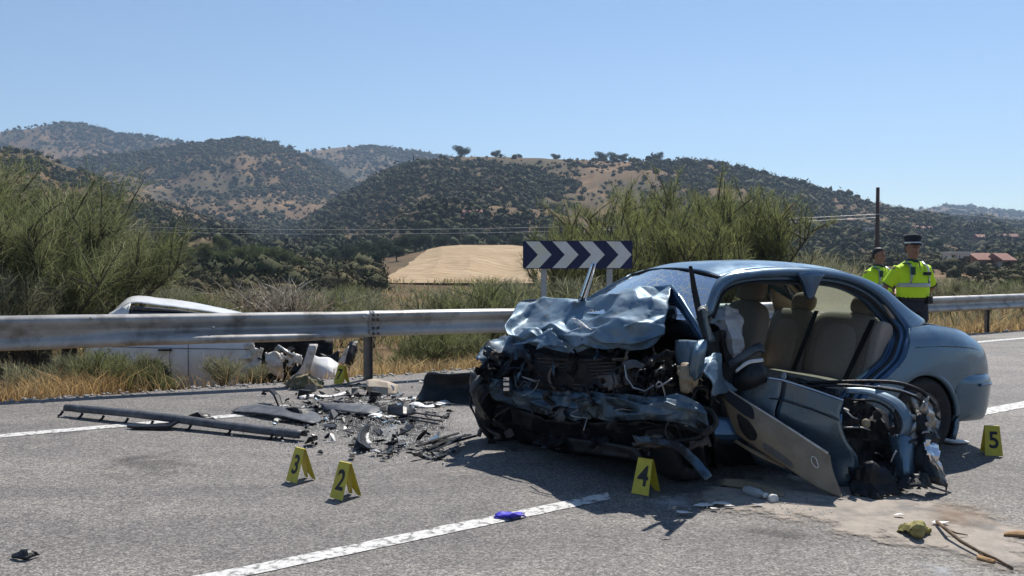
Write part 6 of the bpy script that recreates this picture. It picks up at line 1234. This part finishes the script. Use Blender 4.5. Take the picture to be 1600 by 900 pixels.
MB().lathe(a, dd, [(0, .001), (0, .026), (.015, .031), (.10, .031), (.13, .028), (.155, .014), (.17, .013)], 16).build('bottle_body', 'lens', bt, True); MB().lathe(a + dd * .165, dd, [(0, .017), (.022, .017), (.024, .001)], 14).build('cap', 'white_plastic', bt, True)
tag(MB().lathe(b + dd * .01 + Vector((0, 0, -.01)), (dd + Vector((0, -.5, .2))), [(0, .001), (0, .03), (.035, .03), (.035, .001)], 16).build('white_disc', 'white_plastic', None, True), 'white round plastic disc lying next to the clear bottle', 'disc')
debris('trim_panel', 'tan curved trim panel lying flat in the shade under the torn doors', 'car part', [[(1130, 748, .05), (1165, 750, .05), (1200, 760, .04), (1226, 770, .02)], [(1126, 758, .015), (1160, 762, .02), (1195, 772, .015), (1224, 776, .01)]], 'tan_trim', nu=4, nv=5, thick=.012)
debris('glass_sheet', 'pale sheet of glass on the ground behind the rear wheel', 'glass', [[(1478, 682, .01), (1495, 686, .02), (1515, 690, .01)], [(1470, 690, .01), (1490, 692, .02), (1512, 692, .01)]], 'white_plastic', nu=3, nv=3, thick=.006)
debris('black_scrap', 'lone black rubber scrap lying by itself far from the wreck', 'car part', [[(20, 866, .02), (38, 858, .05), (58, 862, .03)], [(18, 871, .01), (40, 872, .02), (60, 867, .01)]], 'black_plastic', nu=4, nv=4, amp=.02, sc=12, thick=.012)
for k, (u, v) in enumerate([(1100, 790), (1140, 792), (1125, 788), (1185, 789), (1405, 806), (1470, 818), (1067, 802), (1115, 795)]):
    c = G(u, v, .014); r = random.Random(k); s = r.uniform(.025, .06); tag(MB().prism([c + Vector((math.cos(a) * s * r.uniform(.5, 1.3), math.sin(a) * s * .6 * r.uniform(.6, 1.2), r.uniform(0, .012))) for a in (0, 1.1, 2.2, 3.3, 4.4, 5.4)], (0, 0, .002)).build('paper_scrap', 'white_plastic'), 'small white paper or plastic scrap on the sand', 'scrap', 'white scraps on the sand')
# countable shards of the debris field
rs = random.Random(21)
kinds = [('plastic_shard', 'black_plastic', 'small black plastic shard in the debris beside the wrecked car', 'black plastic shards'), ('plastic_shard', 'black_plastic', 'small black plastic shard in the debris beside the wrecked car', 'black plastic shards'), ('plastic_shard', 'black_plastic', 'small black plastic shard in the debris beside the wrecked car', 'black plastic shards'), ('plastic_shard', 'black_plastic', 'small black plastic shard in the debris beside the wrecked car', 'black plastic shards'), ('plastic_shard', 'grey_plastic', 'small grey plastic shard in the debris beside the wrecked car', 'grey plastic shards'), ('plastic_shard', 'offwhite_plastic' if 1 else '', 'small off-white plastic shard in the debris beside the wrecked car', 'off-white plastic shards'), ('metal_shard', 'steel', 'small bare metal shard in the debris beside the wrecked car', 'metal shards'), ('paint_shard', 'paint_scuffed', 'small blue painted shard in the debris beside the wrecked car', 'blue painted shards')]
for k in range(380):
    if k < 240: u = rs.gauss(572, 72); v = rs.gauss(643, 22) + (u - 572) * .06
    elif k < 340: u = rs.uniform(420, 700); v = rs.uniform(600, 720)
    else: u = rs.gauss(650, 45); v = rs.gauss(705, 10)
    if v < 597 or u > 745 or u < 350: continue
    nm, mt, lb, gp = kinds[rs.randrange(len(kinds))]; s = rs.choice([.014, .02, .028, .04, .055, .08]) * rs.uniform(.7, 1.3) * (.6 if mt in ('steel', 'offwhite_plastic', 'paint_scuffed') else 1)
    tilt = Matrix.Rotation(rs.uniform(0, 6.28), 3, 'Z') @ Matrix.Rotation(rs.gauss(0, .35), 3, 'X') @ Matrix.Rotation(rs.gauss(0, .3), 3, 'Y')
    el = rs.uniform(.3, 1); q = [tilt @ Vector((s * math.cos(a) * rs.uniform(.6, 1.2), s * el * math.sin(a) * rs.uniform(.5, 1.2), s * .25 * rs.uniform(-1, 1))) for a in (0, 1, 2.1, 3.2, 4.2, 5.3)]
    lo = min(x.z for x in q); c = G(u, v, 0); c.z = .006 - lo
    tag(MB().prism([c + x for x in q], tilt @ Vector((0, 0, rs.choice([.003, .006, .015])))).build(nm, mt), lb, 'shard', gp)
for k in range(14):
    u, v = rs.gauss(570, 55), rs.gauss(650, 22); p = G(u, max(v, 610), .012); q = [p]; a = rs.uniform(0, 6.28)
    for _ in range(6): a += rs.gauss(0, .7); p = p + Vector((math.cos(a) * .06, math.sin(a) * .06, 0)); q.append(Vector((p.x, p.y, .008 + abs(rs.gauss(0, .02)))))
    tag(MB().tube(crspline(np.array([tuple(x) for x in q]), 3), rs.choice([.003, .004, .006]), 5).build('loose_wire', rs.choice(['seal', 'seal', 'dark_steel']), None, True), 'thin loose black wire curled among the debris on the road', 'wire', 'loose wires in the debris')
# crumbs of glass and grit too small to count
def grit():
    n = 3600; u = np.concatenate([RNG.normal(570, 80, n // 2), RNG.normal(600, 60, n // 4), RNG.uniform(1040, 1300, n // 24)]); v = np.concatenate([RNG.normal(650, 26, n // 2), RNG.normal(692, 14, n // 4), RNG.normal(792, 10, n // 24)]); V = []; F = []
    for a, b in zip(u, v):
        if b < 600 or b > 890: continue
        c = G(a, b, 0); s = random.uniform(.003, .011); q = random.uniform(0, 6); i = len(V)
        V += [(c.x + s * math.cos(q), c.y + s * math.sin(q), .012), (c.x + s * math.cos(q + 2), c.y + s * math.sin(q + 2), .012), (c.x + s * math.cos(q + 4), c.y + s * math.sin(q + 4), .012), (c.x, c.y, .012 + s)]; F += [(i, i + 1, i + 3), (i + 1, i + 2, i + 3), (i + 2, i, i + 3)]
    kind(np_mesh('glass_grit', np.array(V), np.array(F), 'glass_grit'), 'stuff')
    V2 = np.array(V[:len(V) // 2 // 4 * 4]).copy(); V2[:, 0] += RNG.normal(0, .25, len(V2) // 4).repeat(4); V2[:, 1] += RNG.normal(0, .2, len(V2) // 4).repeat(4)
    kind(np_mesh('black_grit', V2, np.array(F[:len(V2) // 4 * 3]), 'black_plastic'), 'stuff')
grit()

# ------------------------------------------------------------------ summer haze
hz = bpy.data.materials.new('haze_air'); hz.use_nodes = True; nt = hz.node_tree; nt.nodes.remove(nt.nodes['Principled BSDF'])
pv = nt.nodes.new('ShaderNodeVolumePrincipled'); pv.inputs['Color'].default_value = (.55, .74, 1.0, 1); pv.inputs['Density'].default_value = .00022; pv.inputs['Anisotropy'].default_value = .25
nt.links.new(pv.outputs[0], nt.nodes['Material Output'].inputs['Volume'])
kind(MB().box((0, 0, 170), (2750, 0, 0), (0, 2750, 0), (0, 0, 190)).build('haze', hz), 'stuff')
